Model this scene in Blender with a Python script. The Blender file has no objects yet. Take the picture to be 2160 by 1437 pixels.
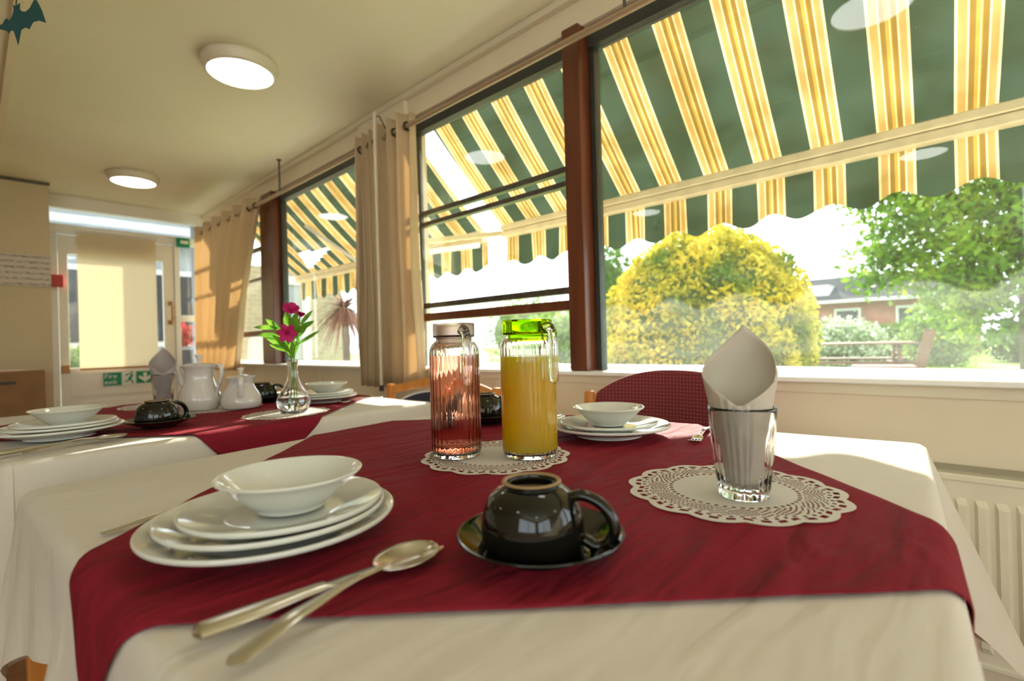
import bpy, bmesh, math, random
import numpy as np
from mathutils import Vector, Matrix
random.seed(7); rng = np.random.default_rng(5)
PI = math.pi; R = math.radians
SC = bpy.context.scene; COL = SC.collection

# ------------------------------------------------------------------ camera
CAMZ = 0.97
yaw, pitch, roll = R(43.0), R(.12), R(-1.57)
fwd = Vector((math.cos(yaw)*math.cos(pitch), math.sin(yaw)*math.cos(pitch), math.sin(pitch)))
rt = Vector((math.sin(yaw), -math.cos(yaw), 0)); up = rt.cross(fwd)
c_, s_ = math.cos(roll), math.sin(roll)
rt2 = c_*rt + s_*up; up2 = -s_*rt + c_*up
cd = bpy.data.cameras.new('camera'); cam = bpy.data.objects.new('camera', cd); COL.objects.link(cam)
cd.sensor_width = 36; cd.lens = 1070/2160*36
m = Matrix((rt2, up2, -fwd)).transposed().to_4x4(); m.translation = (0, 0, CAMZ); cam.matrix_world = m
cd.clip_start = .02; cd.clip_end = 300
cd.dof.use_dof = True; cd.dof.focus_distance = .94; cd.dof.aperture_fstop = 3.4
SC.camera = cam
# ------------------------------------------------------------------ sky, sun, exposure
SC.view_settings.view_transform = 'Standard'; SC.view_settings.look = 'None'
SC.view_settings.gamma = 1; SC.view_settings.use_curve_mapping = False
SC.view_settings.exposure = 1.5
w = bpy.data.worlds.new('sky'); SC.world = w; w.use_nodes = True
w.node_tree.nodes['Background'].inputs[0].default_value = (.86, .94, 1, 1)
w.node_tree.nodes['Background'].inputs[1].default_value = 1.7
sd = bpy.data.lights.new('sun', 'SUN'); sun = bpy.data.objects.new('sun', sd); COL.objects.link(sun)
sd.energy = 6.5; sd.angle = R(.6); sd.color = (1, .93, .80)
sun.rotation_euler = Vector((1, .43, .515)).to_track_quat('Z', 'Y').to_euler(); sun.location = (6, 3, 6)

# ------------------------------------------------------------------ materials
def nt(name):
    m = bpy.data.materials.new(name); m.use_nodes = True; t = m.node_tree
    return m, t.nodes, t.links, t.nodes['Principled BSDF'], t.nodes['Material Output']
def objco(N, L, scale=(1, 1, 1)):
    tc = N.new('ShaderNodeTexCoord'); mp = N.new('ShaderNodeMapping'); mp.inputs['Scale'].default_value = scale
    L.new(tc.outputs['Object'], mp.inputs[0]); return mp.outputs[0]
def noise(N, L, co, scale, detail=3):
    n = N.new('ShaderNodeTexNoise'); n.inputs['Scale'].default_value = scale; n.inputs['Detail'].default_value = detail
    L.new(co, n.inputs['Vector']); return n.outputs['Fac']
def mix(N, L, f, a, b):
    x = N.new('ShaderNodeMix'); x.data_type = 'RGBA'
    if isinstance(f, (int, float)): x.inputs[0].default_value = f
    else: L.new(f, x.inputs[0])
    for i, v in ((6, a), (7, b)):
        if isinstance(v, tuple): x.inputs[i].default_value = (*v, 1)
        else: L.new(v, x.inputs[i])
    return x.outputs[2]
def ramp(N, L, f, stops, interp='LINEAR'):
    r = N.new('ShaderNodeValToRGB'); r.color_ramp.interpolation = interp
    e = r.color_ramp.elements
    while len(e) < len(stops): e.new(1)
    for el, (p, c) in zip(e, stops): el.position = p; el.color = (*c, 1) if len(c) == 3 else c
    L.new(f, r.inputs[0]); return r.outputs[0]
def bump(N, L, P, h, strength, dist=.01):
    b = N.new('ShaderNodeBump'); b.inputs['Strength'].default_value = strength; b.inputs['Distance'].default_value = dist
    L.new(h, b.inputs['Height']); L.new(b.outputs[0], P.inputs['Normal'])
def mat(name, col, rough=.5, metal=0, var=.0, nscale=6, bmp=0, bscale=60, bdist=.002, spec=.5, co_scale=(1, 1, 1), coat=0, col2=None):
    m, N, L, P, O = nt(name)
    P.inputs['Base Color'].default_value = (*col, 1); P.inputs['Roughness'].default_value = rough
    P.inputs['Metallic'].default_value = metal; P.inputs['Specular IOR Level'].default_value = spec
    P.inputs['Coat Weight'].default_value = coat
    co = objco(N, L, co_scale)
    if var or col2:
        c2 = col2 or tuple(c*(1-var) for c in col)
        f = noise(N, L, co, nscale)
        r = ramp(N, L, f, [(.35, (0, 0, 0)), (.65, (1, 1, 1))])
        L.new(mix(N, L, r, col, c2), P.inputs['Base Color'])
    if bmp: bump(N, L, P, noise(N, L, co, bscale), bmp, bdist)
    return m
def wood(name, a, b, rough=.35, scale=(1, 1, .12), ns=28):
    m, N, L, P, O = nt(name); co = objco(N, L, scale)
    f = ramp(N, L, noise(N, L, co, ns, 5), [(.3, (0, 0, 0)), (.7, (1, 1, 1))])
    L.new(mix(N, L, f, a, b), P.inputs['Base Color']); P.inputs['Roughness'].default_value = rough
    bump(N, L, P, f, .15, .001); return m
def cloth_mat(name, col, col2, rough=.8, sheen=.2, wr=.6, weave=900, transl=0):
    m, N, L, P, O = nt(name); co = objco(N, L)
    f = noise(N, L, co, 5, 2)
    L.new(mix(N, L, f, col, col2), P.inputs['Base Color'])
    P.inputs['Roughness'].default_value = rough; P.inputs['Sheen Weight'].default_value = sheen
    P.inputs['Specular IOR Level'].default_value = .12
    tc = N.new('ShaderNodeTexCoord'); mp = N.new('ShaderNodeMapping'); mp.inputs['Rotation'].default_value = (0, 0, R(40)); mp.inputs['Scale'].default_value = (1.2, 7, 3)
    L.new(tc.outputs['Object'], mp.inputs[0])
    n1 = noise(N, L, mp.outputs[0], 2.2, 3)
    b1 = N.new('ShaderNodeBump'); b1.inputs['Strength'].default_value = wr; b1.inputs['Distance'].default_value = .022; L.new(n1, b1.inputs['Height'])
    b2 = N.new('ShaderNodeBump'); b2.inputs['Strength'].default_value = .25; b2.inputs['Distance'].default_value = .0006
    L.new(noise(N, L, co, weave, 1), b2.inputs['Height']); n3 = N.new('ShaderNodeTexNoise'); n3.inputs['Scale'].default_value = 7; n3.inputs['Detail'].default_value = 2; n3.inputs['Distortion'].default_value = 1.6
    mp3 = N.new('ShaderNodeMapping'); mp3.inputs['Rotation'].default_value = (0, 0, R(-25)); mp3.inputs['Scale'].default_value = (.7, 2.2, 1); L.new(tc.outputs['Object'], mp3.inputs[0]); L.new(mp3.outputs[0], n3.inputs['Vector'])
    b3 = N.new('ShaderNodeBump'); b3.inputs['Strength'].default_value = wr; b3.inputs['Distance'].default_value = .010; L.new(n3.outputs['Fac'], b3.inputs['Height'])
    L.new(b1.outputs[0], b3.inputs['Normal']); L.new(b3.outputs[0], b2.inputs['Normal']); L.new(b2.outputs[0], P.inputs['Normal'])
    if transl:
        t = N.new('ShaderNodeBsdfTranslucent'); t.inputs[0].default_value = (*col, 1)
        x = N.new('ShaderNodeMixShader'); x.inputs[0].default_value = transl
        L.new(P.outputs[0], x.inputs[1]); L.new(t.outputs[0], x.inputs[2]); L.new(x.outputs[0], O.inputs[0])
    return m
def glassm(name, col=(1, 1, 1), rough=0, ior=1.45):
    m, N, L, P, O = nt(name)
    g = N.new('ShaderNodeBsdfGlass'); g.inputs[0].default_value = (*col, 1); g.inputs['Roughness'].default_value = rough; g.inputs['IOR'].default_value = ior
    L.new(g.outputs[0], O.inputs[0]); N.remove(P); return m
def transl_mat(name, col, f=.5, rough=.8, col2=None, ns=5):
    m, N, L, P, O = nt(name); co = objco(N, L)
    c = mix(N, L, ramp(N, L, noise(N, L, co, ns), [(.4, (0, 0, 0)), (.6, (1, 1, 1))]), col, col2 or col)
    L.new(c, P.inputs['Base Color']); P.inputs['Roughness'].default_value = rough; P.inputs['Specular IOR Level'].default_value = .2
    t = N.new('ShaderNodeBsdfTranslucent'); L.new(c, t.inputs[0])
    x = N.new('ShaderNodeMixShader'); x.inputs[0].default_value = f
    L.new(P.outputs[0], x.inputs[1]); L.new(t.outputs[0], x.inputs[2]); L.new(x.outputs[0], O.inputs[0]); return m
def emis(name, col, s):
    m, N, L, P, O = nt(name); P.inputs['Emission Color'].default_value = (*col, 1); P.inputs['Emission Strength'].default_value = s
    P.inputs['Base Color'].default_value = (.8, .8, .8, 1); return m

M = {}
M['wall'] = mat('cream_wall_paint', (.86, .74, .55), .55, var=.06, nscale=3, bmp=.1, bscale=90, bdist=.001)
M['partition'] = mat('tan_partition_paint', (.62, .49, .30), .6, var=.08, nscale=2)
M['ceiling'] = mat('ceiling_paint', (.86, .80, .58), .6, var=.05, nscale=1.5)
M['trim'] = mat('cream_gloss_trim', (.80, .72, .54), .35, var=.03)
M['white'] = mat('white_gloss_paint', (.92, .91, .86), .35, var=.03)
M['door'] = mat('cream_door_paint', (.92, .88, .77), .4, var=.03)
M['floor'] = wood('floor_boards', (.30, .12, .03), (.20, .075, .02), .4, (.3, 3, 1), 12)
M['redwood'] = wood('red_brown_window_timber', (.17, .045, .018), (.10, .026, .012), .3)
M['darkframe'] = mat('dark_frame', (.035, .04, .038), .4, var=.2)
M['alu'] = mat('weathered_aluminium', (.13, .11, .09), .4, .5, var=.3, nscale=30)
M['orangewood'] = wood('orange_beech', (.62, .25, .05), (.50, .18, .03), .3)
M['pole'] = mat('beige_pole', (.42, .30, .19), .35, .3)
M['curtain'] = cloth_mat('tan_curtain_fabric', (.84, .68, .45), (.78, .61, .38), .85, .2, .25, 500, .35)
M['cloth'] = cloth_mat('white_tablecloth_fabric', (.71, .65, .565), (.68, .615, .53), .75, .1, .3, 700, .08)
M['wine'] = cloth_mat('burgundy_fabric', (.245, .014, .027), (.20, .010, .021), .8, .0, 1.0, 600, .04)
M['china'] = mat('white_china', (.70, .70, .64), .08, var=.02, coat=.3)
M['china2'] = mat('white_porcelain_pot', (.66, .61, .57), .1, coat=.3)
M['black'] = mat('black_glaze', (.006, .0055, .004), .05)
M['unglazed'] = mat('unglazed_foot_ring', (.32, .20, .09), .5)
M['steel'] = mat('cutlery_steel', (.64, .61, .55), .2, 1, var=.1, nscale=20)
M['glass'] = glassm('clear_glass')
M['acrylic'] = glassm('grey_acrylic_lid', (.86, .79, .77), .35, 1.3)
M['green_lid'] = glassm('green_acrylic_lid', (.72, .90, .10), .05, 1.3)
M['pink'] = glassm('pink_squash', (.99, .66, .55), 0, 1.34)
m, N, L, P, O = nt('orange_juice'); P.inputs['Base Color'].default_value = (1, .47, .003, 1); P.inputs['Subsurface Weight'].default_value = 1
P.inputs['Subsurface Radius'].default_value = (1, .55, .01); P.inputs['Subsurface Scale'].default_value = .3; P.inputs['Roughness'].default_value = .3; M['orange'] = m
M['water'] = glassm('water', (1, 1, 1), 0, 1.33)
M['paper'] = transl_mat('white_paper_napkin', (.70, .63, .53), .18, .9)
M['napkin_grey'] = transl_mat('mauve_napkin', (.55, .48, .46), .25, .9)
M['doily'] = transl_mat('white_paper_lace', (.82, .78, .72), .2, .9)
M['leaf'] = transl_mat('flower_leaf', (.12, .30, .03), .5, .5, (.22, .42, .04), 30)
M['magenta'] = transl_mat('magenta_petal', (.50, .012, .12), .35, .6, (.62, .03, .2), 40)
M['stem'] = transl_mat('green_stem', (.16, .36, .04), .3, .5)
M['navy'] = mat('navy_upholstery', (.035, .035, .06), .85, bmp=.3, bscale=400, bdist=.001)
M['piping'] = mat('white_piping', (.75, .72, .75), .6)
M['dirt'] = mat('dark_metal', (.05, .04, .03), .4, .5)
M['box'] = mat('brown_cardboard', (.30, .155, .06), .75, var=.15, nscale=9)
M['notepaper'] = mat('notice_paper', (.62, .52, .40), .8)
m, N, L, P, O = nt('handwritten_sheet'); co = objco(N, L)
wv = N.new('ShaderNodeTexWave'); wv.bands_direction = 'Z'; wv.inputs['Scale'].default_value = 7.5; wv.inputs['Distortion'].default_value = .8; L.new(co, wv.inputs[0])
sq = noise(N, L, objco(N, L, (1, 1, 5)), 45, 2); ln = ramp(N, L, wv.outputs[1], [(.62, (0, 0, 0)), (.75, (1, 1, 1))]); wd = ramp(N, L, sq, [(.46, (0, 0, 0)), (.52, (1, 1, 1))])
mu = N.new('ShaderNodeMath'); mu.operation = 'MULTIPLY'; L.new(ln, mu.inputs[0]); L.new(wd, mu.inputs[1])
L.new(mix(N, L, mu.outputs[0], (.62, .52, .42), (.25, .21, .18)), P.inputs['Base Color']); M['sheet'] = m
M['signgreen'] = mat('sign_green', (0, .26, .12), .4)
M['signwhite'] = mat('sign_white', (.85, .85, .75), .4)
M['red'] = mat('red_plastic', (.55, .02, .01), .3)
M['brass'] = mat('brown_brass', (.42, .2, .06), .35, .5)
M['blind'] = transl_mat('cream_blind_fabric', (.93, .85, .68), .6, .8)
M['rad'] = mat('cream_radiator_enamel', (.78, .72, .56), .3, var=.04, nscale=14)
M['radgrille'] = mat('radiator_grille', (.40, .36, .26), .4)
M['lamp'] = emis('lamp_diffuser', (1, .98, .94), 2.4)
M['lampbody'] = mat('lamp_housing', (.72, .64, .48), .35)
M['teal'] = mat('dark_teal_card', (.003, .055, .06), .6)
M['string'] = mat('green_string', (.05, .09, .02), .7)
M['awnbar'] = mat('awning_rail', (.78, .66, .42), .4, var=.15, nscale=15)
M['stone'] = None
m, N, L, P, O = nt('rubble_stone'); co = objco(N, L)
mp = N.new('ShaderNodeMapping'); mp.inputs['Rotation'].default_value = (R(90), 0, 0); L.new(co, mp.inputs[0])
b = N.new('ShaderNodeTexBrick'); b.inputs['Scale'].default_value = 3.2; b.inputs['Mortar Size'].default_value = .02
b.inputs['Color1'].default_value = (.34, .27, .18, 1); b.inputs['Color2'].default_value = (.26, .20, .13, 1); b.inputs['Mortar'].default_value = (.36, .32, .25, 1)
L.new(mp.outputs[0], b.inputs[0]); L.new(b.outputs[0], P.inputs['Base Color']); P.inputs['Roughness'].default_value = .9; M['stone'] = m
M['outwhite'] = mat('outdoor_white_paint', (.48, .48, .46), .5)
M['brick'] = mat('red_brick', (.30, .11, .07), .85, var=.3, nscale=3)
M['slate'] = mat('slate_roof', (.035, .04, .05), .95, spec=.05, var=.3, nscale=2)
m, N, L, P, O = nt('grey_tiles'); co = objco(N, L)
wv = N.new('ShaderNodeTexWave'); wv.bands_direction = 'Y'; wv.inputs['Scale'].default_value = 1.1; wv.inputs['Distortion'].default_value = .6; wv.inputs['Detail Scale'].default_value = 3
L.new(co, wv.inputs[0]); L.new(ramp(N, L, wv.outputs[1], [(.1, (.07, .08, .085)), (.35, (.21, .22, .215))]), P.inputs['Base Color']); P.inputs['Roughness'].default_value = .7; M['tiles'] = m
M['render'] = mat('pale_render', (.26, .28, .31), .8, var=.1)
M['lawn'] = mat('lawn_grass', (.20, .36, .035), .9, col2=(.30, .42, .05), nscale=1.5, bmp=.6, bscale=60, bdist=.02)
M['patio'] = mat('patio_slabs', (.52, .49, .42), .8, var=.15, nscale=2)
M['picnic'] = wood('brown_picnic_timber', (.15, .062, .03), (.10, .042, .022), .7, (1, .2, 1), 8)
M['bark'] = mat('bark', (.10, .075, .05), .9, var=.3, nscale=9)
def fol(name, c1, c2, c3, ns, f=.45):
    m, N, L, P, O = nt(name); co = objco(N, L)
    c = ramp(N, L, noise(N, L, co, ns, 4), [(.34, c1), (.50, c2), (.68, c3)])
    L.new(c, P.inputs['Base Color']); P.inputs['Roughness'].default_value = .55; P.inputs['Specular IOR Level'].default_value = .25
    t = N.new('ShaderNodeBsdfTranslucent'); L.new(c, t.inputs[0]); x = N.new('ShaderNodeMixShader'); x.inputs[0].default_value = f
    L.new(P.outputs[0], x.inputs[1]); L.new(t.outputs[0], x.inputs[2]); L.new(x.outputs[0], O.inputs[0]); return m
M['bush'] = fol('golden_leaves', (.09, .17, .015), (.50, .42, .03), (.75, .58, .07), 3.2, .4)
M['bushcore'] = mat('bush_shadow_core', (.05, .09, .012), .9)  # solid dark core; shade between the leaves put into its colour
M['tree'] = fol('green_leaves', (.05, .13, .015), (.14, .26, .02), (.34, .42, .04), 1.4, .4)
M['hedge'] = fol('dark_hedge_leaves', (.03, .08, .015), (.07, .15, .02), (.14, .22, .04), 2, .3)
M['pale'] = fol('pale_flowering_leaves', (.12, .22, .05), (.35, .42, .25), (.85, .85, .8), 6, .3)
M['lime'] = fol('light_green_leaves', (.07, .16, .02), (.17, .28, .05), (.34, .42, .12), 2, .4)
M['cordyline'] = fol('purple_leaves', (.10, .035, .03), (.17, .06, .045), (.25, .12, .08), 5, .3)
# awning stripes
AW_P, AW_0 = .2245, .962
def awning_mat():
    m, N, L, P, O = nt('striped_awning_canvas')
    tc = N.new('ShaderNodeTexCoord'); sp = N.new('ShaderNodeSeparateXYZ'); L.new(tc.outputs['Object'], sp.inputs[0])
    sh = N.new('ShaderNodeMath'); sh.operation = 'MULTIPLY_ADD'; sh.inputs[1].default_value = -.055; sh.inputs[2].default_value = .055*2.4; L.new(sp.outputs[0], sh.inputs[0])
    yy = N.new('ShaderNodeMath'); yy.operation = 'ADD'; L.new(sp.outputs[1], yy.inputs[0]); L.new(sh.outputs[0], yy.inputs[1])
    a = N.new('ShaderNodeMath'); a.operation = 'SUBTRACT'; a.inputs[0].default_value = AW_0+AW_P*60; L.new(yy.outputs[0], a.inputs[1])
    d = N.new('ShaderNodeMath'); d.operation = 'DIVIDE'; d.inputs[1].default_value = AW_P; L.new(a.outputs[0], d.inputs[0])
    f = N.new('ShaderNodeMath'); f.operation = 'FRACT'; L.new(d.outputs[0], f.inputs[0])
    W_ = (.55, .42, .24); T = (.33, .195, .065); Bn = (.18, .10, .018); Y = (.33, .205, .042); G = (.020, .036, .022)
    st = [(0, W_), (.035, T), (.135, W_), (.16, Bn), (.225, Y), (.27, W_), (.285, Y), (.30, Bn), (.365, W_), (.39, T), (.475, W_), (.51, G)]
    c = ramp(N, L, f.outputs[0], st, 'CONSTANT')
    co = objco(N, L); n = ramp(N, L, noise(N, L, co, 5, 6), [(.35, (.62, .58, .42)), (.62, (1, 1, 1))])
    sc = N.new('ShaderNodeMix'); sc.data_type = 'RGBA'; sc.blend_type = 'MULTIPLY'; sc.inputs[0].default_value = 1
    L.new(c, sc.inputs[6]); L.new(n, sc.inputs[7]); c = sc.outputs[2]
    L.new(c, P.inputs['Base Color']); P.inputs['Roughness'].default_value = .9; P.inputs['Specular IOR Level'].default_value = .1
    t = N.new('ShaderNodeBsdfTranslucent'); L.new(c, t.inputs[0]); x = N.new('ShaderNodeMixShader'); x.inputs[0].default_value = .55
    L.new(P.outputs[0], x.inputs[1]); L.new(t.outputs[0], x.inputs[2]); L.new(x.outputs[0], O.inputs[0]); return m
M['awning'] = awning_mat()
def pane_mat(name, dust, gloss=1):
    m, N, L, P, O = nt(name); N.remove(P)
    tr = N.new('ShaderNodeBsdfTransparent'); tr.inputs[0].default_value = (.96, .98, .97, 1)
    gl = N.new('ShaderNodeBsdfGlossy'); gl.inputs['Roughness'].default_value = 0; gl.inputs[0].default_value = (1, 1, 1, 1)
    lw = N.new('ShaderNodeLayerWeight'); lw.inputs[0].default_value = .5
    pw = N.new('ShaderNodeMath'); pw.operation = 'POWER'; pw.inputs[1].default_value = 5; L.new(lw.outputs['Facing'], pw.inputs[0])
    fr = N.new('ShaderNodeMath'); fr.operation = 'MULTIPLY_ADD'; fr.inputs[1].default_value = .9; fr.inputs[2].default_value = .04; L.new(pw.outputs[0], fr.inputs[0])
    x = N.new('ShaderNodeMixShader'); L.new(fr.outputs[0], x.inputs[0]); L.new(tr.outputs[0], x.inputs[1]); L.new(gl.outputs[0], x.inputs[2])
    tl = N.new('ShaderNodeBsdfTranslucent'); tl.inputs[0].default_value = (.9, .95, .93, 1)
    co = objco(N, L); co2 = objco(N, L, (1, .5, 3))
    n1 = ramp(N, L, noise(N, L, co2, 5, 8), [(.3, (dust*.5,)*3), (.7, (dust*1.5,)*3)])
    v = N.new('ShaderNodeTexVoronoi'); v.inputs['Scale'].default_value = 55; L.new(co, v.inputs['Vector'])
    n2 = ramp(N, L, v.outputs['Distance'], [(.035, (.5,)*3), (.07, (0, 0, 0))])
    n3 = ramp(N, L, noise(N, L, co, 9, 2), [(.5, (0, 0, 0)), (.65, (1, 1, 1))])
    mu = N.new('ShaderNodeMath'); mu.operation = 'MULTIPLY'; L.new(n2, mu.inputs[0]); L.new(n3, mu.inputs[1])
    ad = N.new('ShaderNodeMath'); ad.operation = 'ADD'; L.new(n1, ad.inputs[0]); L.new(mu.outputs[0], ad.inputs[1])
    y = N.new('ShaderNodeMixShader'); L.new(ad.outputs[0], y.inputs[0]); L.new(x.outputs[0], y.inputs[1]); L.new(tl.outputs[0], y.inputs[2])
    L.new(y.outputs[0], O.inputs[0]); return m
M['pane'] = pane_mat('dusty_window_glass', .023)
M['pane_clean'] = pane_mat('clean_window_glass', .012)

# ------------------------------------------------------------------ helpers
def BM(): return bmesh.new()
def bx(bm, c, s, rot=None):
    r = bmesh.ops.create_cube(bm, size=1)['verts']
    for v in r: v.co = Vector((v.co.x*s[0], v.co.y*s[1], v.co.z*s[2]))
    if rot is not None:
        for v in r: v.co = rot @ v.co
    for v in r: v.co += Vector(c)
    return bm
def bb(bm, x0, x1, y0, y1, z0, z1): return bx(bm, ((x0+x1)/2, (y0+y1)/2, (z0+z1)/2), (abs(x1-x0), abs(y1-y0), abs(z1-z0)))
def beam(bm, a, b, w, h):
    a, b = Vector(a), Vector(b); d = b-a
    q = d.to_track_quat('X', 'Z').to_matrix()
    return bx(bm, (a+b)/2, (d.length, w, h), q)
def tube(bm, pts, r, n=10, cap=True, flat=1.0):
    pts = [Vector(p) for p in pts]; rs = r if isinstance(r, (list, tuple)) else [r]*len(pts)
    rings = []; prev = None
    for i, p in enumerate(pts):
        t = (pts[min(i+1, len(pts)-1)]-pts[max(i-1, 0)]).normalized()
        if prev is None:
            a = Vector((0, 0, 1)) if abs(t.z) < .9 else Vector((1, 0, 0)); u = t.cross(a).normalized()
        else: u = (prev - t*prev.dot(t)).normalized()
        prev = u; v = t.cross(u)
        rings.append([bm.verts.new(p + (u*math.cos(2*PI*k/n) + v*math.sin(2*PI*k/n)*flat)*rs[i]) for k in range(n)])
    for a, b in zip(rings, rings[1:]):
        for k in range(n): bm.faces.new((a[k], a[(k+1) % n], b[(k+1) % n], b[k]))
    if cap: bm.faces.new(rings[0][::-1]); bm.faces.new(rings[-1])
    return bm
def lathe(bm, prof, n=64, rip=None, c=(0, 0, 0)):
    rings = []
    for (r, z) in prof:
        if r <= 1e-6: rings.append([bm.verts.new((c[0], c[1], c[2]+z))]); continue
        rings.append([bm.verts.new((c[0]+(r+(rip(r, z, 2*PI*k/n) if rip else 0))*math.cos(2*PI*k/n), c[1]+(r+(rip(r, z, 2*PI*k/n) if rip else 0))*math.sin(2*PI*k/n), c[2]+z)) for k in range(n)])
    for a, b in zip(rings, rings[1:]):
        if len(a) == 1 and len(b) == 1: continue
        for k in range(n):
            k2 = (k+1) % n
            if len(a) == 1: bm.faces.new((a[0], b[k2], b[k]))
            elif len(b) == 1: bm.faces.new((a[k], a[k2], b[0]))
            else: bm.faces.new((a[k], a[k2], b[k2], b[k]))
    return bm
def smooth_prof(P, k=4):
    P = [Vector((a, b)) for a, b in P]; out = []
    for i in range(len(P)-1):
        p0, p1, p2, p3 = P[max(i-1, 0)], P[i], P[i+1], P[min(i+2, len(P)-1)]
        for j in range(k):
            t = j/k
            out.append(.5*((2*p1)+(-p0+p2)*t+(2*p0-5*p1+4*p2-p3)*t*t+(-p0+3*p1-3*p2+p3)*t**3))
    out.append(P[-1]); return [(max(v.x, 0), v.y) for v in out]
def prism(bm, pts, d, axis='y', c=(0, 0, 0)):
    """outline pts (a,b) extruded by d; axis = thickness direction"""
    def P(a, b, t):
        v = {'y': (a, t, b), 'x': (t, a, b), 'z': (a, b, t)}[axis]; return Vector(v)+Vector(c)
    f = [bm.verts.new(P(a, b, -d/2)) for a, b in pts]; g = [bm.verts.new(P(a, b, d/2)) for a, b in pts]
    bm.faces.new(f); bm.faces.new(g[::-1]); n = len(pts)
    for i in range(n): bm.faces.new((f[i], g[i], g[(i+1) % n], f[(i+1) % n]))
    return bm
def obj(name, bm, m, parent=None, smooth=False, bevel=0, label=None, kind=None, solid=0, sub=0):
    bmesh.ops.recalc_face_normals(bm, faces=bm.faces)
    me = bpy.data.meshes.new(name); bm.to_mesh(me); bm.free()
    me.materials.append(M[m] if isinstance(m, str) else m)
    if smooth:
        me.polygons.foreach_set('use_smooth', [True]*len(me.polygons))
    o = bpy.data.objects.new(name, me); COL.objects.link(o)
    if parent: o.parent = parent
    if smooth == 'auto': me.set_sharp_from_angle(angle=R(38))
    if solid: s = o.modifiers.new('solid', 'SOLIDIFY'); s.thickness = solid; s.offset = 0
    if bevel: b = o.modifiers.new('bevel', 'BEVEL'); b.width = bevel; b.segments = 2; b.limit_method = 'ANGLE'
    if sub: s = o.modifiers.new('sub', 'SUBSURF'); s.levels = sub; s.render_levels = sub
    if label: o['label'] = label
    if kind: o['kind'] = kind
    return o
def rawobj(name, V, F, m, parent=None, smooth=False):
    me = bpy.data.meshes.new(name); me.from_pydata(V, [], F); me.update(); me.materials.append(M[m])
    if smooth: me.polygons.foreach_set('use_smooth', [True]*len(me.polygons))
    o = bpy.data.objects.new(name, me); COL.objects.link(o)
    if parent: o.parent = parent
    return o
def tag(o, label, cat, group=None):
    o['label'] = label; o['category'] = cat
    if group: o['group'] = group
    return o
def thing(name, label, cat, loc=(0, 0, 0), rz=0, group=None):
    o = bpy.data.objects.new(name, None); COL.objects.link(o); o.empty_display_size = .05
    o.location = loc; o.rotation_euler = (0, 0, rz); return tag(o, label, cat, group)
def struct_e(name):
    o = bpy.data.objects.new(name, None); COL.objects.link(o); o['kind'] = 'structure'; return o
def struct(name, bm, m, **k): return obj(name, bm, m, kind='structure', **k)
def dup(root, loc, rz=None, label=None, group=None, scale=None):
    def rec(o, par):
        c = o.copy(); COL.objects.link(c); c.parent = par
        for ch in list(o.children): rec(ch, c)
        return c
    r = rec(root, None); r.location = loc
    if rz is not None: r.rotation_euler = (0, 0, rz)
    if label: r['label'] = label
    if group: r['group'] = group
    if scale: r.scale = (scale,)*3
    return r

# ================================================================== room shell
W = 1.62; BY = 5.63; CE = 2.30; LX = -2.6; RY = -3.2
TT = .75
struct('floor', bb(BM(), LX, W+.1, RY, BY+.1, -.1, 0), 'floor')
struct('ceiling', bb(BM(), LX-.1, W+.14, RY-.1, BY+.12, CE, CE+.12), 'ceiling')
bm = BM(); bb(bm, LX-.1, LX, RY, BY, 0, .85); bb(bm, LX-.1, LX, RY, BY, 2.15, CE)
for y0, y1 in ((RY, -2.9), (-.2, BY)): bb(bm, LX-.1, LX, y0, y1, .85, 2.15)
struct('wall_left', bm, 'wall')
bm = BM(); bb(bm, LX-.1, W+.1, RY-.1, RY, 0, .85); bb(bm, LX-.1, W+.1, RY-.1, RY, 2.15, CE); bb(bm, LX-.1, -2.3, RY-.1, RY, .85, 2.15); bb(bm, -.2, W+.1, RY-.1, RY, .85, 2.15)
struct('wall_rear', bm, 'wall')
struct('wall_window', bb(BM(), W, W+.12, RY, BY+.1, 0, .835), 'wall')
bm = BM(); bb(bm, W, W+.12, RY, BY, CAMZ+1.20, CE); struct('wall_header', bm, 'wall')
struct('trim_1', bb(BM(), W-.03, W-.001, RY, BY-.002, CE-.03, CE-.001), 'trim')
bm = BM(); bb(bm, W-.045, W+.10, RY, BY-.01, .835, .850); struct('trim_2', bm, 'white', bevel=.004)          # inner sill
bm = BM(); bb(bm, W+.125, W+.24, RY, BY+.3, .825, .862); struct('trim_3', bm, 'white', bevel=.004)          # outer sill
bm = BM(); bb(bm, W-.012, W-.001, RY, BY-.01, .805, .834); struct('trim_4', bm, 'trim')
for i, y in enumerate((1.62, 3.3, .82)):
    struct('trim_%d' % (5+i), bb(BM(), W-.008, W-.001, y-.012, y+.012, .13, .804), 'trim')
struct('baseboard_window', bb(BM(), W-.018, W-.001, RY, BY-.01, 0, .12), 'white')
# added sun blockers outside the door: fin and overhang shaped to shade the blind
struct('shade_fin', bb(BM(), W-.06, W+.12, BY+.1, BY+.255, 0, CE), 'render')
struct('trim_20', bb(BM(), -1.5, W+.1, BY+.1, BY+.50, CE+.05, CE+.15), 'render')
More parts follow.
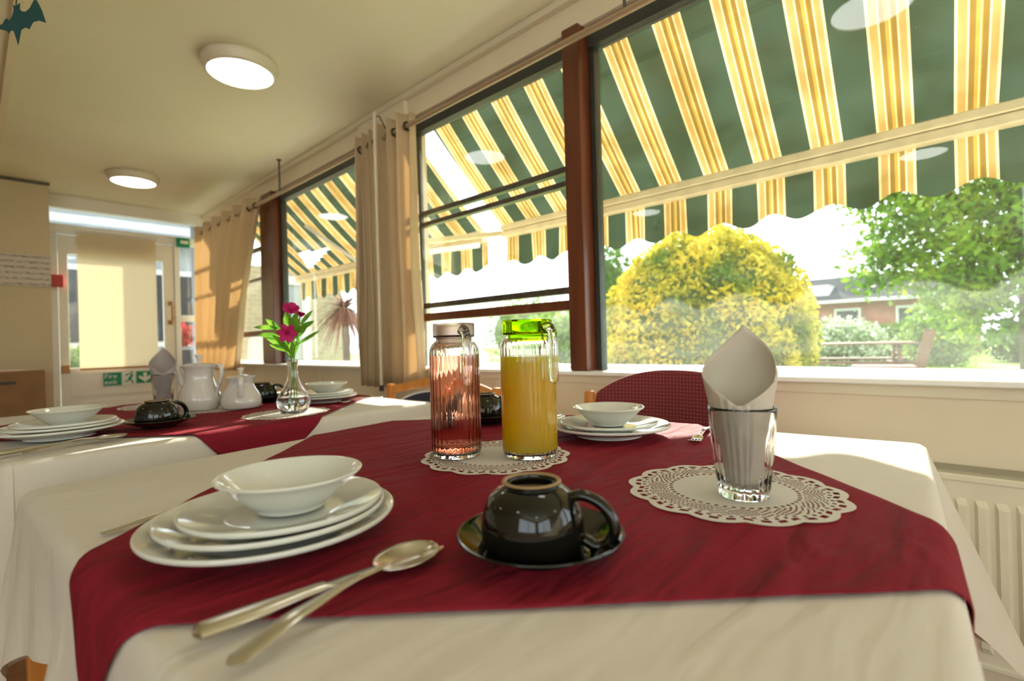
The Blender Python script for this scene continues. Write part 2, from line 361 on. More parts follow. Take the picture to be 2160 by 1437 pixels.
# timber posts and windows ------------------------------------------------
def bay(n, y0, y1, z0=.85, z1=CAMZ+1.12, pane='pane', bars=()):
    e = struct_e('window_%d' % n)
    bm = BM()
    bb(bm, W+.02, W+.07, y0, y1, z1, CAMZ+1.20)
    bb(bm, W+.03, W+.07, y0, y0+.018, z0, z1); bb(bm, W+.03, W+.07, y1-.018, y1, z0, z1)
    obj('window_frame', bm, 'darkframe', e)
    bb_ = BM(); bb(bb_, W+.048, W+.052, y0+.018, y1-.018, z0, z1); obj('glass_pane', bb_, pane, e)
    for (nm, a, b, m, dx) in bars:
        q = BM(); bb(q, W+.01+dx, W+.045, y0+.01, y1-.01, a, b); obj(nm, q, m, e, bevel=.003)
    return e
def post(n, y0, y1):
    bm = BM(); bb(bm, W-.03, W+.09, y0, y1, .8505, CAMZ+1.20); struct('trim_%d' % n, bm, 'redwood', bevel=.004)
bay(1, -1.5, 1.09)
post(10, 1.10, 1.178)
bay(2, 1.185, 2.22, bars=[('window_rail', CAMZ+.668, CAMZ+.692, 'alu', 0), ('window_rail', CAMZ+.612, CAMZ+.634, 'alu', 0),
                         ('window_rail', CAMZ+.185, CAMZ+.212, 'alu', 0), ('transom', CAMZ+.117, CAMZ+.157, 'redwood', -.02)])
struct('wall_pier', bb(BM(), W-.02, W+.12, 2.23, 2.70, .8505, CE-.03), 'wall')
bay(3, 2.71, 3.93, pane='pane_clean')
post(11, 3.95, 4.18)
bay(4, 4.19, BY-.02, pane='pane_clean', bars=[('transom', CAMZ+.10, CAMZ+.145, 'redwood', -.01), ('window_rail', CAMZ+.80, CAMZ+.83, 'alu', 0), ('window_rail', CAMZ+.56, CAMZ+.58, 'alu', 0)])
for i, (a, b) in enumerate(((-2.9, -.2),)):  # unseen left-wall window, added to bring more daylight into the room
    e = struct_e('window_%d' % (8+i)); bm = BM()
    for y in (a+.025, (a+b)/2, b-.025): bb(bm, LX-.07, LX-.03, y-.025, y+.025, .85, 2.15)
    obj('window_frame', bm, 'white', e); obj('glass_pane', bb(BM(), LX-.052, LX-.048, a+.05, b-.05, .85, 2.15), 'pane_clean', e)
e = struct_e('window_9'); bm = BM()  # unseen window behind the camera, added as daylight fill
for x in (-2.275, -1.25, -.225): bb(bm, x-.025, x+.025, RY-.07, RY-.03, .85, 2.15)
obj('window_frame', bm, 'white', e); obj('glass_pane', bb(BM(), -2.25, -.25, RY-.052, RY-.048, .85, 2.15), 'pane_clean', e)
post(12, -1.58, -1.51)
bay(5, -3.1, -1.59)
# ------------------------------------------------------------------ back wall with door
k = BY
def bz(a): return CAMZ + a*BY
X0 = .44
bm = BM()
bb(bm, LX, X0, k, k+.1, 0, CE)
bb(bm, X0, W, k, k+.1, bz(.218), CE)
struct('wall_back', bm, 'door')
bm = BM()                                                                    # frame round clerestory, door and side light
bb(bm, X0, W, k+.01, k+.08, bz(.180), bz(.194))
bb(bm, X0, .52, k+.01, k+.08, 0, bz(.18)); bb(bm, 1.355, 1.40, k+.01, k+.08, 0, bz(.18))
bb(bm, 1.555, W-.001, k+.005, k+.09, 0, bz(.218)); bb(bm, 1.40, 1.555, k+.01, k+.08, CAMZ+.28, CAMZ+.34); bb(bm, 1.40, 1.555, k+.01, k+.08, 0, .8)
struct('trim_13', bm, 'white', bevel=.004)
e = struct_e('window_6'); obj('glass_pane', bb(BM(), X0, 1.555, k+.045, k+.05, bz(.194), bz(.218)), 'pane_clean', e)
e = struct_e('window_7'); obj('glass_pane', bb(BM(), 1.40, 1.555, k+.045, k+.05, .8, bz(.18)), 'pane_clean', e)
dr = struct_e('door_1')
bm = BM(); zt = bz(.178)
bb(bm, .525, .585, k+.02, k+.065, .02, zt); bb(bm, 1.265, 1.35, k+.02, k+.065, .02, zt)
bb(bm, .585, 1.265, k+.02, k+.065, bz(.150), zt); bb(bm, .585, 1.265, k+.02, k+.065, bz(-.066), bz(-.022)); bb(bm, .585, 1.265, k+.02, k+.065, .02, .2)
bb(bm, .585, 1.265, k+.03, k+.055, .2, bz(-.066)); bb(bm, .62, 1.23, k+.024, k+.03, .24, bz(-.066)-.04)
obj('door_leaf', bm, 'door', dr, bevel=.004)
obj('glass_pane', bb(BM(), .585, 1.265, k+.04, k+.045, bz(-.022), bz(.150)), 'pane_clean', dr)
bm = BM(); tube(bm, [(1.315, k-.0, CAMZ+.27), (1.315, k-.045, CAMZ+.30), (1.315, k-.045, CAMZ+.42), (1.315, k, CAMZ+.45)], .009)
bx(bm, (1.315, k+.012, CAMZ+.27), (.03, .02, .04)); bx(bm, (1.315, k+.012, CAMZ+.45), (.03, .02, .04)); obj('door_handle', bm, 'brass', dr, smooth='auto')
bm = BM(); bx(bm, (.555, k+.008, .84), (.055, .02, .065)); obj('door_bolt', bm, 'brass', dr, bevel=.003)
# roller blind on the door
t = thing('roller_blind', 'cream fabric roller blind pulled down over the door glass', 'blind', (.925, k-.005, 0))
bm = BM(); bb(bm, -.28, .28, -.003, -.001, bz(-.023), bz(.183)); obj('blind_fabric', bm, 'blind', t)
bm = BM(); tube(bm, [(-.29, -.012, bz(.188)), (.29, -.012, bz(.188))], .017, 16); obj('roller', bm, 'white', t, smooth='auto')
bm = BM(); bb(bm, -.28, .28, -.008, .002, bz(-.026), bz(-.023)); obj('bottom_bar', bm, 'brass', t)
# fire exit sign
def text_bm(s, size):
    cu = bpy.data.curves.new('t', 'FONT'); cu.body = s; cu.size = size; cu.extrude = .0006
    o = bpy.data.objects.new('t', cu); COL.objects.link(o); dg = bpy.context.evaluated_depsgraph_get()
    me = bpy.data.meshes.new_from_object(o.evaluated_get(dg)); bm = BM(); bm.from_mesh(me)
    bpy.data.objects.remove(o); bpy.data.curves.remove(cu); bpy.data.meshes.remove(me); return bm
def place(bm, M4):
    for v in bm.verts: v.co = M4 @ v.co
    return bm
t = thing('fire_exit_sign', 'green and white fire exit sign with running figure and arrow on the door', 'sign', (.985, k+.012, CAMZ-.235))
obj('sign_board', bb(BM(), -.19, .19, -.003, 0, -.062, .062), 'signwhite', t)
bm = BM(); bb(bm, -.185, -.055, -.0045, -.003, -.058, .058); obj('green_panel', bm, 'signgreen', t); bm = BM(); bb(bm, .05, .185, -.0045, -.003, -.05, .058); obj('green_panel', bm, 'signgreen', t)
Rx = Matrix.Rotation(R(90), 4, 'X')
for s, dz in (('Fire', .008), ('exit', -.044)):
    obj('lettering', place(text_bm(s, .058), Matrix.Translation((-.178, -.0052, dz)) @ Rx), 'signwhite', t)
bm = BM()
prism(bm, [(-.005, .005), (.012, .03), (-.002, .036), (-.024, .022), (-.03, .026), (-.02, .040), (.004, .044), (.02, .03), (.03, .02), (.034, .026), (.018, .006), (.014, -.012), (.03, -.03), (.026, -.05), (.018, -.05), (.02, -.032), (.002, -.016), (-.012, -.03), (-.034, -.03), (-.034, -.022), (-.016, -.02)][::-1], .0015, c=(0, -.004, 0))
lathe_c = BM(); bmesh.ops.create_circle(bm, cap_ends=True, radius=.009, segments=16, matrix=Matrix.Translation((.018, -.0048, .052)) @ Rx); lathe_c.free()
obj('running_figure', bm, 'signgreen', t)
bm = BM(); prism(bm, [(.105, .045), (.13, .045), (.13, 0), (.155, .02), (.17, .005), (.1175, -.042), (.065, .005), (.08, .02), (.105, 0)], .0015, c=(0, -.0052, 0)); obj('arrow', bm, 'signwhite', t)
t = thing('door_exit_box', 'small green emergency door release box above the door frame', 'door release', (1.425, k-.001, CAMZ+1.035))
bm = BM(); bb(bm, -.055, .055, -.03, 0, -.045, .045); obj('case', bm, 'signgreen', t, bevel=.006)
obj('window_label', bb(BM(), -.025, .04, -.033, -.0302, -.012, .018), 'signwhite', t)
t = obj('fire_call_point', bb(BM(), .472, .55, k-.05, k-.001, CAMZ+.555, CAMZ+.655), 'red', bevel=.006); tag(t, 'red fire call point box on the door frame beside the partition', 'alarm')
# partition, ceiling batten
struct('wall_partition', bb(BM(), LX, .448, 5.30, 5.40, 0, CE), 'partition')
struct('trim_14', bb(BM(), LX, .455, 5.285, 5.30, CE-.022, CE-.001), 'alu')
struct('trim_15', bb(BM(), .138, .165, RY, 5.28, CE-.012, CE-.001), 'wall')
t = thing('paper_notice', 'creased handwritten paper notice taped to the tan partition wall', 'notice', (.24, 5.297, CAMZ+.64))
V = []; F = []
for i in range(13):
    for j in range(7): V.append((-.21+.42*i/12, -.002-.004*abs(math.sin(i*1.1+j*.8)), -.12+.24*j/6))
for i in range(12):
    for j in range(6): a = i*7+j; F.append((a, a+7, a+8, a+1))
rawobj('sheet', V, F, 'sheet', t, True)
t = thing('cardboard_box', 'brown cardboard carton with a dark hand slot by the partition wall', 'box', (.08, 5.02, 0))
bm = BM(); bb(bm, -.35, .29, -.15, .15, .0, .86); obj('carton', bm, 'box', t, bevel=.01)
bm = BM(); bb(bm, -.01, .14, -.154, -.151, .77, .79); obj('hand_slot', bm, 'dirt', t)
bm = BM(); bb(bm, -.34, .28, -.02, .02, .86, .864); obj('tape', bm, 'notepaper', t)

# ------------------------------------------------------------------ ceiling lights
def ceil_light(loc, label):
    t = thing('ceiling_light', label, 'ceiling light', loc, 0, 'round ceiling lights')
    bm = BM(); lathe(bm, [(0, -.001), (.158, -.001), (.163, -.008), (.163, -.022), (.150, -.050), (.138, -.056), (.136, -.05), (0, -.05)], 48); obj('housing', bm, 'lampbody', t, smooth='auto')
    bm = BM(); lathe(bm, [(.136, -.052), (.12, -.060), (.07, -.066), (0, -.068)], 48); obj('diffuser', bm, 'lamp', t, smooth=True)
    return t
cl = ceil_light((.885, 2.50, CE), 'lit round ceiling light nearest the front table')
dup(cl, (.87, 4.66, CE), 0, 'lit round ceiling light farther off, near the door')
for i, (x, y) in enumerate(((.88, .3), (.88, -1.9), (-1.4, .3), (-1.4, 2.5), (-1.4, 4.66), (-1.4, -1.9))):
    dup(cl, (x, y, CE), 0, 'lit round ceiling light '+['over the right end of the front table', 'by the rear wall near the windows', 'on the left side of the room level with the camera', 'on the left side of the room in its middle', 'on the left side of the room toward the partition', 'in the rear left corner of the room'][i])
# hanging bat
t = thing('bat_decoration', 'dark teal card bat hanging on a string at the top left corner', 'decoration', (.088, 1.64, CAMZ+.752))
# outline measured in a card plane facing the viewer
ol = [(-.032, -.017), (-.03, .02), (-.022, .0335), (-.0165, .0335), (-.0145, .026), (-.0125, .031), (-.008, .036), (-.002, .052), (-.003, .066), (.003, .063), (.008, .066), (.012, .070), (.0115, .056), (.016, .050), (.026, .049), (.036, .058), (.048, .080), (.053, .073), (.063, .052), (.072, .022), (.055, .028), (.042, .025), (.032, .008), (.024, .013), (.014, .008), (.006, -.028), (-.003, .004), (-.010, .007), (-.015, 0), (-.02, .006)]
ol = [(-.075+ -.0, .02) if i == 0 else p for i, p in enumerate(ol)]
bm = BM(); prism(bm, [(a, b) for a, b in ol], .0016); obj('bat_card', bm, 'teal', t)
bm = BM(); tube(bm, [(.003, 0, .060), (.006, 0, .10), (.002, 0, CE-CAMZ-.7525)], .0015, 6); obj('hanging_string', bm, 'string', t)
t.rotation_euler = (0, 0, R(-47))

# ------------------------------------------------------------------ curtains and pole
def rod(y0, y1, brackets, label):
    t = thing('curtain_pole', label, 'curtain pole', (1.52, 0, CAMZ+1.095))
    bm = BM(); tube(bm, [(0, y0, 0), (0, y1, 0)], .0125, 14); obj('rail', bm, 'pole', t, smooth='auto')
    for y in brackets:
        bm = BM(); tube(bm, [(0, y, .012), (0, y, CE-CAMZ-1.096)], .006, 8); tube(bm, [(0, y, CE-CAMZ-1.10), (0, y, CE-CAMZ-1.096)], .016, 12); obj('bracket', bm, 'alu', t, smooth='auto')
rod(-1.6, 2.40, (.86, -1.0), 'beige curtain pole above the right hand windows')
rod(2.43, 5.55, (3.62,), 'beige curtain pole above the far left windows')
def curtain(name, label, topy, boty, zb, nf, ampt, ampb, seed, eyelets, x=1.52):
    """sheet with folds; topy/boty = (near,far)"""
    t = thing(name, label, 'curtain', (x, 0, 0), 0, 'tan eyelet curtains')
    zt = CAMZ+1.165; nz = 26; ns = nf*14; V = []; F = []
    rr = random.Random(seed); ph = [rr.uniform(-.35, .35) for _ in range(nf+2)]
    for j in range(nz+1):
        q = j/nz; z = zt+(zb-zt)*q
        for i in range(ns+1):
            s = i/ns; e = q**.85
            y = (topy[0]*(1-e)+boty[0]*e)*(1-s)+(topy[1]*(1-e)+boty[1]*e)*s
            p = s*nf; a = ampt*(1-q)+ampb*q
            wv = math.sin(2*PI*p+ph[int(p) % nf]*math.sin(PI*q)*1.5)
            xo = a*wv+.006*math.sin(9*q+5*s)*q
            y += .018*math.sin(4*PI*p+1.3)*(.4+q*.6)
            V.append((xo, y, z))
    for j in range(nz):
        for i in range(ns): a = j*(ns+1)+i; F.append((a, a+1, a+ns+2, a+ns+1))
    o = rawobj('fabric', V, F, 'curtain', t, True); s = o.modifiers.new('s', 'SOLIDIFY'); s.thickness = .0016
    for i in range(eyelets):
        s = (i+.5)/eyelets; y = topy[0]*(1-s)+topy[1]*s
        bm = BM(); pts = [(.019*math.cos(2*PI*q/20), 0, .019*math.sin(2*PI*q/20)) for q in range(21)]
        tube(bm, [(p[0], y, CAMZ+1.095+p[2]) for p in pts], .004, 6, False); obj('eyelet', bm, 'dirt', t, smooth=True)
curtain('curtain', 'tan eyelet curtain hanging on the pier beside the open casement, right of the pale rod', (2.07, 2.34), (2.05, 2.36), .775, 3, .042, .045, 1, 5)
curtain('curtain', 'narrow tan eyelet curtain bunched left of the pale rod on the pier', (2.36, 2.56), (2.36, 2.58), .745, 3, .035, .035, 2, 4)
curtain('curtain', 'wide tan eyelet curtain in the far corner beside the door', (4.0, 5.50), (4.62, 5.52), .79, 6, .045, .05, 3, 12)
t = thing('curtain_rod', 'pale vertical draw rod hanging in front of the middle curtains', 'rod', (1.44, 2.265, 0))
bm = BM(); tube(bm, [(0, 0, .765), (0, 0, 2.165)], .009, 12); obj('shaft', bm, 'lampbody', t, smooth='auto')
bm = BM(); tube(bm, [(0, 0, .735), (0, 0, .7649)], .011, 12); obj('end_cap', bm, 'dirt', t, smooth='auto')
bm = BM(); tube(bm, [(0, 0, 2.14), (.03, 0, 2.155), (.075, 0, 2.085), (.08, 0, 2.0775)], .003, 6); obj('hook', bm, 'dirt', t, smooth=True)

# ------------------------------------------------------------------ radiator
t = thing('radiator', 'cream panel radiator on the window wall beside the table', 'radiator', (1.53, 0, 0))
y0, y1, zb, zt = -1.15, .42, .215, .648
bm = BM()
V = []; F = []; n = 0; pitch_ = .0333
ys = []; y = y0+.02
prof = []
while y < y1-.02:
    prof += [(y, 0), (y+.006, .009), (y+.016, .009), (y+.022, 0)]; y += pitch_
zs = [(zb+.012, 0), (zb+.035, 0), (zb+.05, 1), (zt-.075, 1), (zt-.06, 0), (zt-.022, 0)]
for z, k2 in zs:
    for (yy, dx) in prof: V.append((-dx*k2+(.0), yy, z))
n = len(prof)
for j in range(len(zs)-1):
    for i in range(n-1): a = j*n+i; F.append((a, a+1, a+n+1, a+n))
o = rawobj('front_panel', V, F, 'rad', t, False); s = o.modifiers.new('s', 'SOLIDIFY'); s.thickness = .004
bm = BM(); bb(bm, .004, .075, y0, y1, zb, zt-.024); bb(bm, -.008, .082, y0, y1, zt-.022, zt-.006); bb(bm, -.008, .003, y0, y1, zb, zb+.014); bb(bm, -.008, .08, y0, y0+.012, zb, zt-.006); bb(bm, -.008, .08, y1-.012, y1, zb, zt-.006)
obj('casing', bm, 'rad', t, bevel=.003)
bm = BM()
for i in range(9): bb(bm, .002+i*.0085, .0055+i*.0085, y0+.01, y1-.01, zt-.006, zt)
obj('top_grille', bm, 'radgrille', t)
for yy in (y1-.05, y0+.05): bm = BM(); tube(bm, [(.04, yy, zb+.01), (.04, yy, 0)], .0075, 10); obj('pipe', bm, 'brass', t, smooth='auto')

# ================================================================== tables and cloths
class Table:
    def __init__(s, Q, over, corner, seed, flares):   # corner: extra hang at each corner
        s.Q = [Vector(q) for q in Q]; s.n = 4; s.over = over; s.corner = corner; s.flares = flares
        s.E = []; s.seed = seed
        for i in range(4):
            a, b = s.Q[i], s.Q[(i+1) % 4]; d = (b-a); l = d.length; d.normalize(); s.E.append((a, d, Vector((d.y, -d.x)), l))
    rb = .018; cr = .028
    def out(s, i, u, t):
        """outward offset and drop beyond edge i at distance u along it, t of cloth past the edge"""
        rb = s.rb; arc = rb*PI/2
        if t < arc: a = t/rb; return rb*math.sin(a), rb*(1-math.cos(a))
        r = t-arc; L_ = s.E[i][3]
        f0 = s.flares[i]; f1 = s.flares[(i+1) % 4]
        sl = .05+f0*math.exp(-(u/.11)**2)+f1*math.exp(-((L_-u)/.11)**2)
        wv = (.10*math.sin(u*23+s.seed+i)+.06*math.sin(u*47+2*s.seed))*max(0, math.sin(PI*min(max(u/L_, 0), 1)))**.5
        sl += wv*min(r/.12, 1)
        return rb+r*sl, rb+r*math.sqrt(max(.2, 1-sl*sl))
    def loop(s):
        pts = []
        for i in range(4):
            a, d, nrm, l = s.E[i]; cr = s.cr
            N_ = 60
            for k in range(N_+1):
                u = cr+(l-2*cr)*k/N_; pts.append((a+d*u, nrm, i, u))
            d2 = s.E[(i+1) % 4][1]; n2 = s.E[(i+1) % 4][2]; q = s.Q[(i+1) % 4]
            cen = q-d*cr-nrm*cr
            for k in range(1, 10):
                g = k/10; nn = (nrm*(1-g)+n2*g).normalized(); pts.append((cen+nn*cr, nn, i if g < .5 else (i+1) % 4, l if g < .5 else 0))
        return pts
    def cloth(s, label):
        bm = BM(); P_ = s.loop(); rings = []; n = len(P_)
        nt_ = 16
        ts = [0]+[s.rb*PI/2*k/4 for k in range(1, 5)]
        rings.append([bm.verts.new((p.x-nn.x*s.rb, p.y-nn.y*s.rb, TT+.002)) for p, nn, i, u in P_])
        for j in range(1, nt_+5):
            row = []
            for p, nn, i, u in P_:
                L_ = s.E[i][3]; ex = s.corner[i]*math.exp(-(u/.14)**2)+s.corner[(i+1) % 4]*math.exp(-((L_-u)/.14)**2)
                if j <= 4: t = ts[j]
                else: t = s.rb*PI/2+(s.over+ex)*(j-4)/nt_
                o, dz = s.out(i, u, t); row.append(bm.verts.new((p.x+nn.x*(o-s.rb), p.y+nn.y*(o-s.rb), TT+.002-dz)))
            rings.append(row)
        for a, b in zip(rings, rings[1:]):
            for k in range(n): bm.faces.new((a[k], a[(k+1) % n], b[(k+1) % n], b[k]))
        bm.faces.new(rings[0])
        o = obj('tablecloth', bm, 'cloth', smooth='auto'); return tag(o, label, 'tablecloth', 'cream tablecloths')
    def drape(s, P, off):
        best = -1e9; bi = 0
        for i, (a, d, nn, l) in enumerate(s.E):
            v = (P-a).dot(nn)+s.rb
            if v > best: best = v; bi = i
        if best <= 0: return Vector((P.x, P.y, TT+.002+off))
        a, d, nn, l = s.E[bi]; u = (P-a).dot(d); o, dz = s.out(bi, u, best); b = P-nn*best
        k = min(best/(s.rb*PI/2), 1)
        return Vector((b.x+nn.x*(o+off*k), b.y+nn.y*(o+off*k), TT+.002+off*(1-k)-dz))
    def overlay(s, C, label, na=150):
        C = [Vector(c) for c in C]; V = []; F = []
        for j in range(na+1):
            for i in range(na+1):
                a, b = i/na, j/na
                p = C[0]*(1-a)*(1-b)+C[1]*a*(1-b)+C[2]*a*b+C[3]*(1-a)*b
                q = s.drape(p, .0035); e = min(a, 1-a, b, 1-b)
                if q.z > TT: q.z += .0012*(.5+.5*math.sin(38*p.x+21*p.y)*math.sin(13*p.x-31*p.y))*min(1, 1)
                V.append(q)
        for j in range(na):
            for i in range(na): k = j*(na+1)+i; F.append((k, k+1, k+na+2, k+na+1))
        o = rawobj('overlay_cloth', [tuple(v) for v in V], F, 'wine', None, True)
        m = o.modifiers.new('s', 'SOLIDIFY'); m.thickness = .0012
        return tag(o, label, 'table topper', 'burgundy square overlay cloths')
def table(T_, label):
    t = thing('dining_table', label, 'table', (0, 0, 0), 0, 'square dining tables')
    c = sum(T_.Q, Vector((0, 0)))/4
    t.location = (c.x, c.y, 0)
    bm = BM(); prism(bm, [tuple((q-c)*.955) for q in T_.Q], .028, 'z', (0, 0, TT-.016)); obj('tabletop', bm, 'orangewood', t)
    for q in T_.Q:
        p = (q-c)*.88; bm = BM(); bb(bm, p.x-.025, p.x+.025, p.y-.025, p.y+.025, 0, TT-.032); obj('leg', bm, 'orangewood', t, bevel=.004)
# CCW order: near-left, near-right, far-right, far-left
T1 = Table([(.105, -.03), (1.268, .085), (1.14, 1.278), (.048, 1.148)], .15, (.12, .27, .12, .13), 1.0, (.12, .30, .12, .12))
T2 = Table([(.03, 1.435), (1.20, 1.525), (1.145, 2.60), (.03, 2.55)], .24, (.08,)*4, 2.3, (.16, .1, .1, .15))
table(T1, 'square table in front under a cream cloth and burgundy overlay, set for a meal')
table(T2, 'square table behind, nearer the door, set with teapot and vase')
T1.cloth('cream tablecloth over the front table, corner hanging by the radiator')
T2.cloth('cream tablecloth over the farther table nearer the door')
def diam(sm0, sm1, df0, df1):
    """corners of a diamond from x+y and y-x limits"""
    f = lambda sm, df: ((sm-df)/2, (sm+df)/2)
    return [f(sm0, df0), f(sm0, df1), f(sm1, df1), f(sm1, df0)]
T1.overlay(diam(.575, 2.03, -.69, .625), 'burgundy square cloth laid diagonally over the front table')
T2.overlay(diam(1.86, 3.25, .76, 2.13), 'burgundy square cloth laid diagonally over the farther table, point hanging down')
ZC = TT+.002+.0035+.0026     # resting height on the overlays

# ------------------------------------------------------------------ doilies (real cut lace)
def make_doily():
    V = []; F = []; na = 300; nr = 26; R0, R1 = .076, .132
    def rad(a, q):
        sc = 1+.07*abs(math.sin(a*6.5)) ; return R0+(R1*sc-R0)*q
    V.append((0, 0, .0006)); base = 1
    for j in range(nr+1):
        for i in range(na): a = 2*PI*i/na; r = rad(a, j/nr) if j else R0; V.append((r*math.cos(a), r*math.sin(a), .0006))
    for i in range(na): F.append((0, base+i, base+(i+1) % na))
    for j in range(nr):
        for i in range(na):
            q = j/nr; hole = False
            if j in (1, 2): hole = (i % 6) < 3
            elif 4 <= j <= 14:
                u = i % 25; cell = ((u-12)/9)**2+((j-9)/5.2)**2
                hole = cell < 1 and ((i+j*2) % 5) in (0, 1) or (cell >= 1.1 and ((i//2+j) % 3 == 0))
            elif 16 <= j <= 17: hole = (i % 5) < 2
            elif 19 <= j <= 21: hole = (i % 7) < 4
            if not hole:
                a = base+j*na+i; b = base+j*na+(i+1) % na; F.append((a, b, b+na, a+na))
    me = bpy.data.meshes.new('doily'); me.from_pydata(V, [], F); me.materials.append(M['doily'])
    return me
dm = make_doily()
def doily(x, y, z, rz, label, sx=1, sy=1):
    o = bpy.data.objects.new('paper_doily', dm); COL.objects.link(o); o.location = (x, y, z+.0002); o.rotation_euler = (0, 0, rz); o.scale = (sx, sy, 1)
    tag(o, label, 'doily', 'white paper lace doilies')
doily(.712, .258, ZC, .2, 'white paper lace doily under the napkin glass on the front table', .98, 1.0)
doily(.668, .672, ZC, .9, 'white paper lace doily under the two drink jugs', 1.0, .98)
doily(.700, 1.655, ZC, .4, 'white paper lace doily under the flower vase', 1.02, .86)
doily(.615, 2.03, ZC, .4, 'white paper lace doily under the white teapot and sugar pot', 1.1, .9)
doily(.50, 2.36, ZC, 1.1, 'white paper lace doily under the napkin glass on the farther table', 1.05, .9)
ZD = ZC+.0012
# ------------------------------------------------------------------ china
def plate_bm(r, h, foot=.55, th=.004):
    f = r*foot
    P_ = [(0, .004), (f*.9, .004), (f*.93, 0), (f, 0), (f*1.03, .004), (r*.75, h*.45), (r*.965, h-.005), (r*.995, h-.0035), (r*1.003, h-.001), (r*.995, h+.0012), (r*.965, h+.0002), (r*.76, h*.55+th*.55), (f*1.12, .0068+th*.4), (f*.9, .006+th*.3), (0, .006+th*.3)]
    return lathe(BM(), smooth_prof(P_, 3), 72)
dishes = {}
def plate(kind, x, y, z, label, group='white china plates'):
    r, h = {'dinner_plate': (.131, .025), 'dessert_plate': (.1175, .022), 'side_plate': (.105, .018)}[kind]
    if kind not in dishes: o = obj(kind, plate_bm(r, h), 'china', smooth=True); dishes[kind] = o
    else: o = dishes[kind].copy(); COL.objects.link(o)
    o.location = (x, y, z); tag(o, label, 'plate', group); return o
def bowl(x, y, z, label):
    if 'b' not in dishes:
        P_ = [(0, .004), (.030, .004), (.031, 0), (.036, 0), (.038, .004), (.052, .015), (.067, .030), (.076, .0365), (.0775, .0385), (.077, .0398), (.074, .039), (.063, .031), (.048, .0175), (.034, .0095), (0, .008)]
        o = obj('bowl', lathe(BM(), smooth_prof(P_, 3), 72), 'china', smooth=True); dishes['b'] = o
    else: o = dishes['b'].copy(); COL.objects.link(o)
    o.location = (x, y, z); tag(o, label, 'bowl', 'white china bowls')
def stack(x, y, z, n, where):
    plate('dinner_plate', x, y, z, 'large white dinner plate, bottom of stack '+where)
    if n == 3:
        plate('dessert_plate', x+.002, y-.001, z+.0105, 'middle white plate in stack '+where)
        plate('side_plate', x+.008, y-.010, z+.0215, 'small white plate under the bowl '+where); b = z+.0315
    else:
        plate('side_plate', x, y, z+.0125, 'small white plate under the bowl '+where); b = z+.0225
    bowl(x+.012*(n-2)+.001, y-.014*(n-2), b+.0005, 'white bowl on the plates '+where)
stack(.234, .593, ZC+.0005, 3, 'nearest the camera')
stack(.962, .612, ZC+.0005, 2, 'beside the red chair by the window')
stack(.158, 1.735, ZC+.0005, 3, 'at the left edge of the farther table')
stack(.93, 1.88, ZC+.0005, 3, 'behind the vase on the farther table')
# black cups upside down on saucers
def make_cup():
    t = thing('black_cup', '', 'cup'); 
    P_ = [(.0465, 0), (.048, .0005), (.0495, .006), (.050, .018), (.0485, .034), (.0425, .0505), (.033, .0595), (.0275, .0625), (.0275, .064), (.0285, .0668), (.0275, .068), (.0255, .067), (.0245, .0625), (.015, .0605), (0, .060)]
    obj('cup_body', lathe(BM(), smooth_prof(P_, 3)+[], 64), 'black', t, smooth=True)
    P2 = [(.0245, .0662), (.0258, .0682), (.0280, .0682), (.0290, .0665)]
    obj('foot_ring', lathe(BM(), P2, 48), 'unglazed', t, smooth=True)
    inner = lathe(BM(), smooth_prof([(.0465, 0), (.0455, .006), (.046, .018), (.0435, .033), (.036, .047), (.02, .054), (0, .055)], 3), 48)
    obj('inner_wall', inner, 'black', t, smooth=True)
    pts = [(.036, 0, .052), (.050, 0, .0555), (.066, 0, .049), (.0765, 0, .036), (.079, 0, .021), (.072, 0, .009), (.061, 0, .006), (.0495, 0, .012)]
    sp = []
    for i in range(len(pts)-1):
        p0, p1, p2, p3 = [Vector(pts[max(0, min(len(pts)-1, q))]) for q in (i-1, i, i+1, i+2)]
        for j in range(4): u = j/4; sp.append(.5*((2*p1)+(-p0+p2)*u+(2*p0-5*p1+4*p2-p3)*u*u+(-p0+3*p1-3*p2+p3)*u**3))
    sp.append(Vector(pts[-1]))
    obj('handle', tube(BM(), sp, .0066, 12, True, .85), 'black', t, smooth=True)
    return t
def saucer_bm():
    P_ = [(0, .003), (.036, .003), (.037, 0), (.042, 0), (.044, .004), (.065, .013), (.083, .021), (.0865, .0225), (.0865, .024), (.084, .0238), (.066, .0165), (.045, .0085), (0, .0075)]
    return lathe(BM(), smooth_prof(P_, 3), 72)
c0 = make_cup(); s0 = obj('saucer', saucer_bm(), 'black', smooth=True)
def cup(i, x, y, z, rz, where, sc=1):
    global c0, s0
    if i == 0: c, s = c0, s0
    else: c = dup(c0, (0, 0, 0)); s = s0.copy(); COL.objects.link(s)
    s.location = (x, y, z); s.scale = (sc,)*3; tag(s, 'black glazed saucer '+where, 'saucer', 'black saucers')
    c.location = (x-.005, y+.005, z+.0090*sc); c.scale = (sc*1.07, sc*1.07, sc); c.rotation_euler = (0, 0, rz); tag(c, 'black glazed cup upside down on its saucer '+where, 'cup', 'upturned black cups')
cup(0, .386, .329, ZC+.0003, R(-66), 'in the middle front of the near table', .955)
cup(1, .935, .97, ZC+.0003, R(-42), 'behind the pink jug on the front table')
cup(2, .362, 1.69, ZC+.0003, R(20), 'on the burgundy cloth left of the vase', .98)
cup(3, .80, 2.10, ZC+.0003, R(-30), 'beyond the small sugar pot')
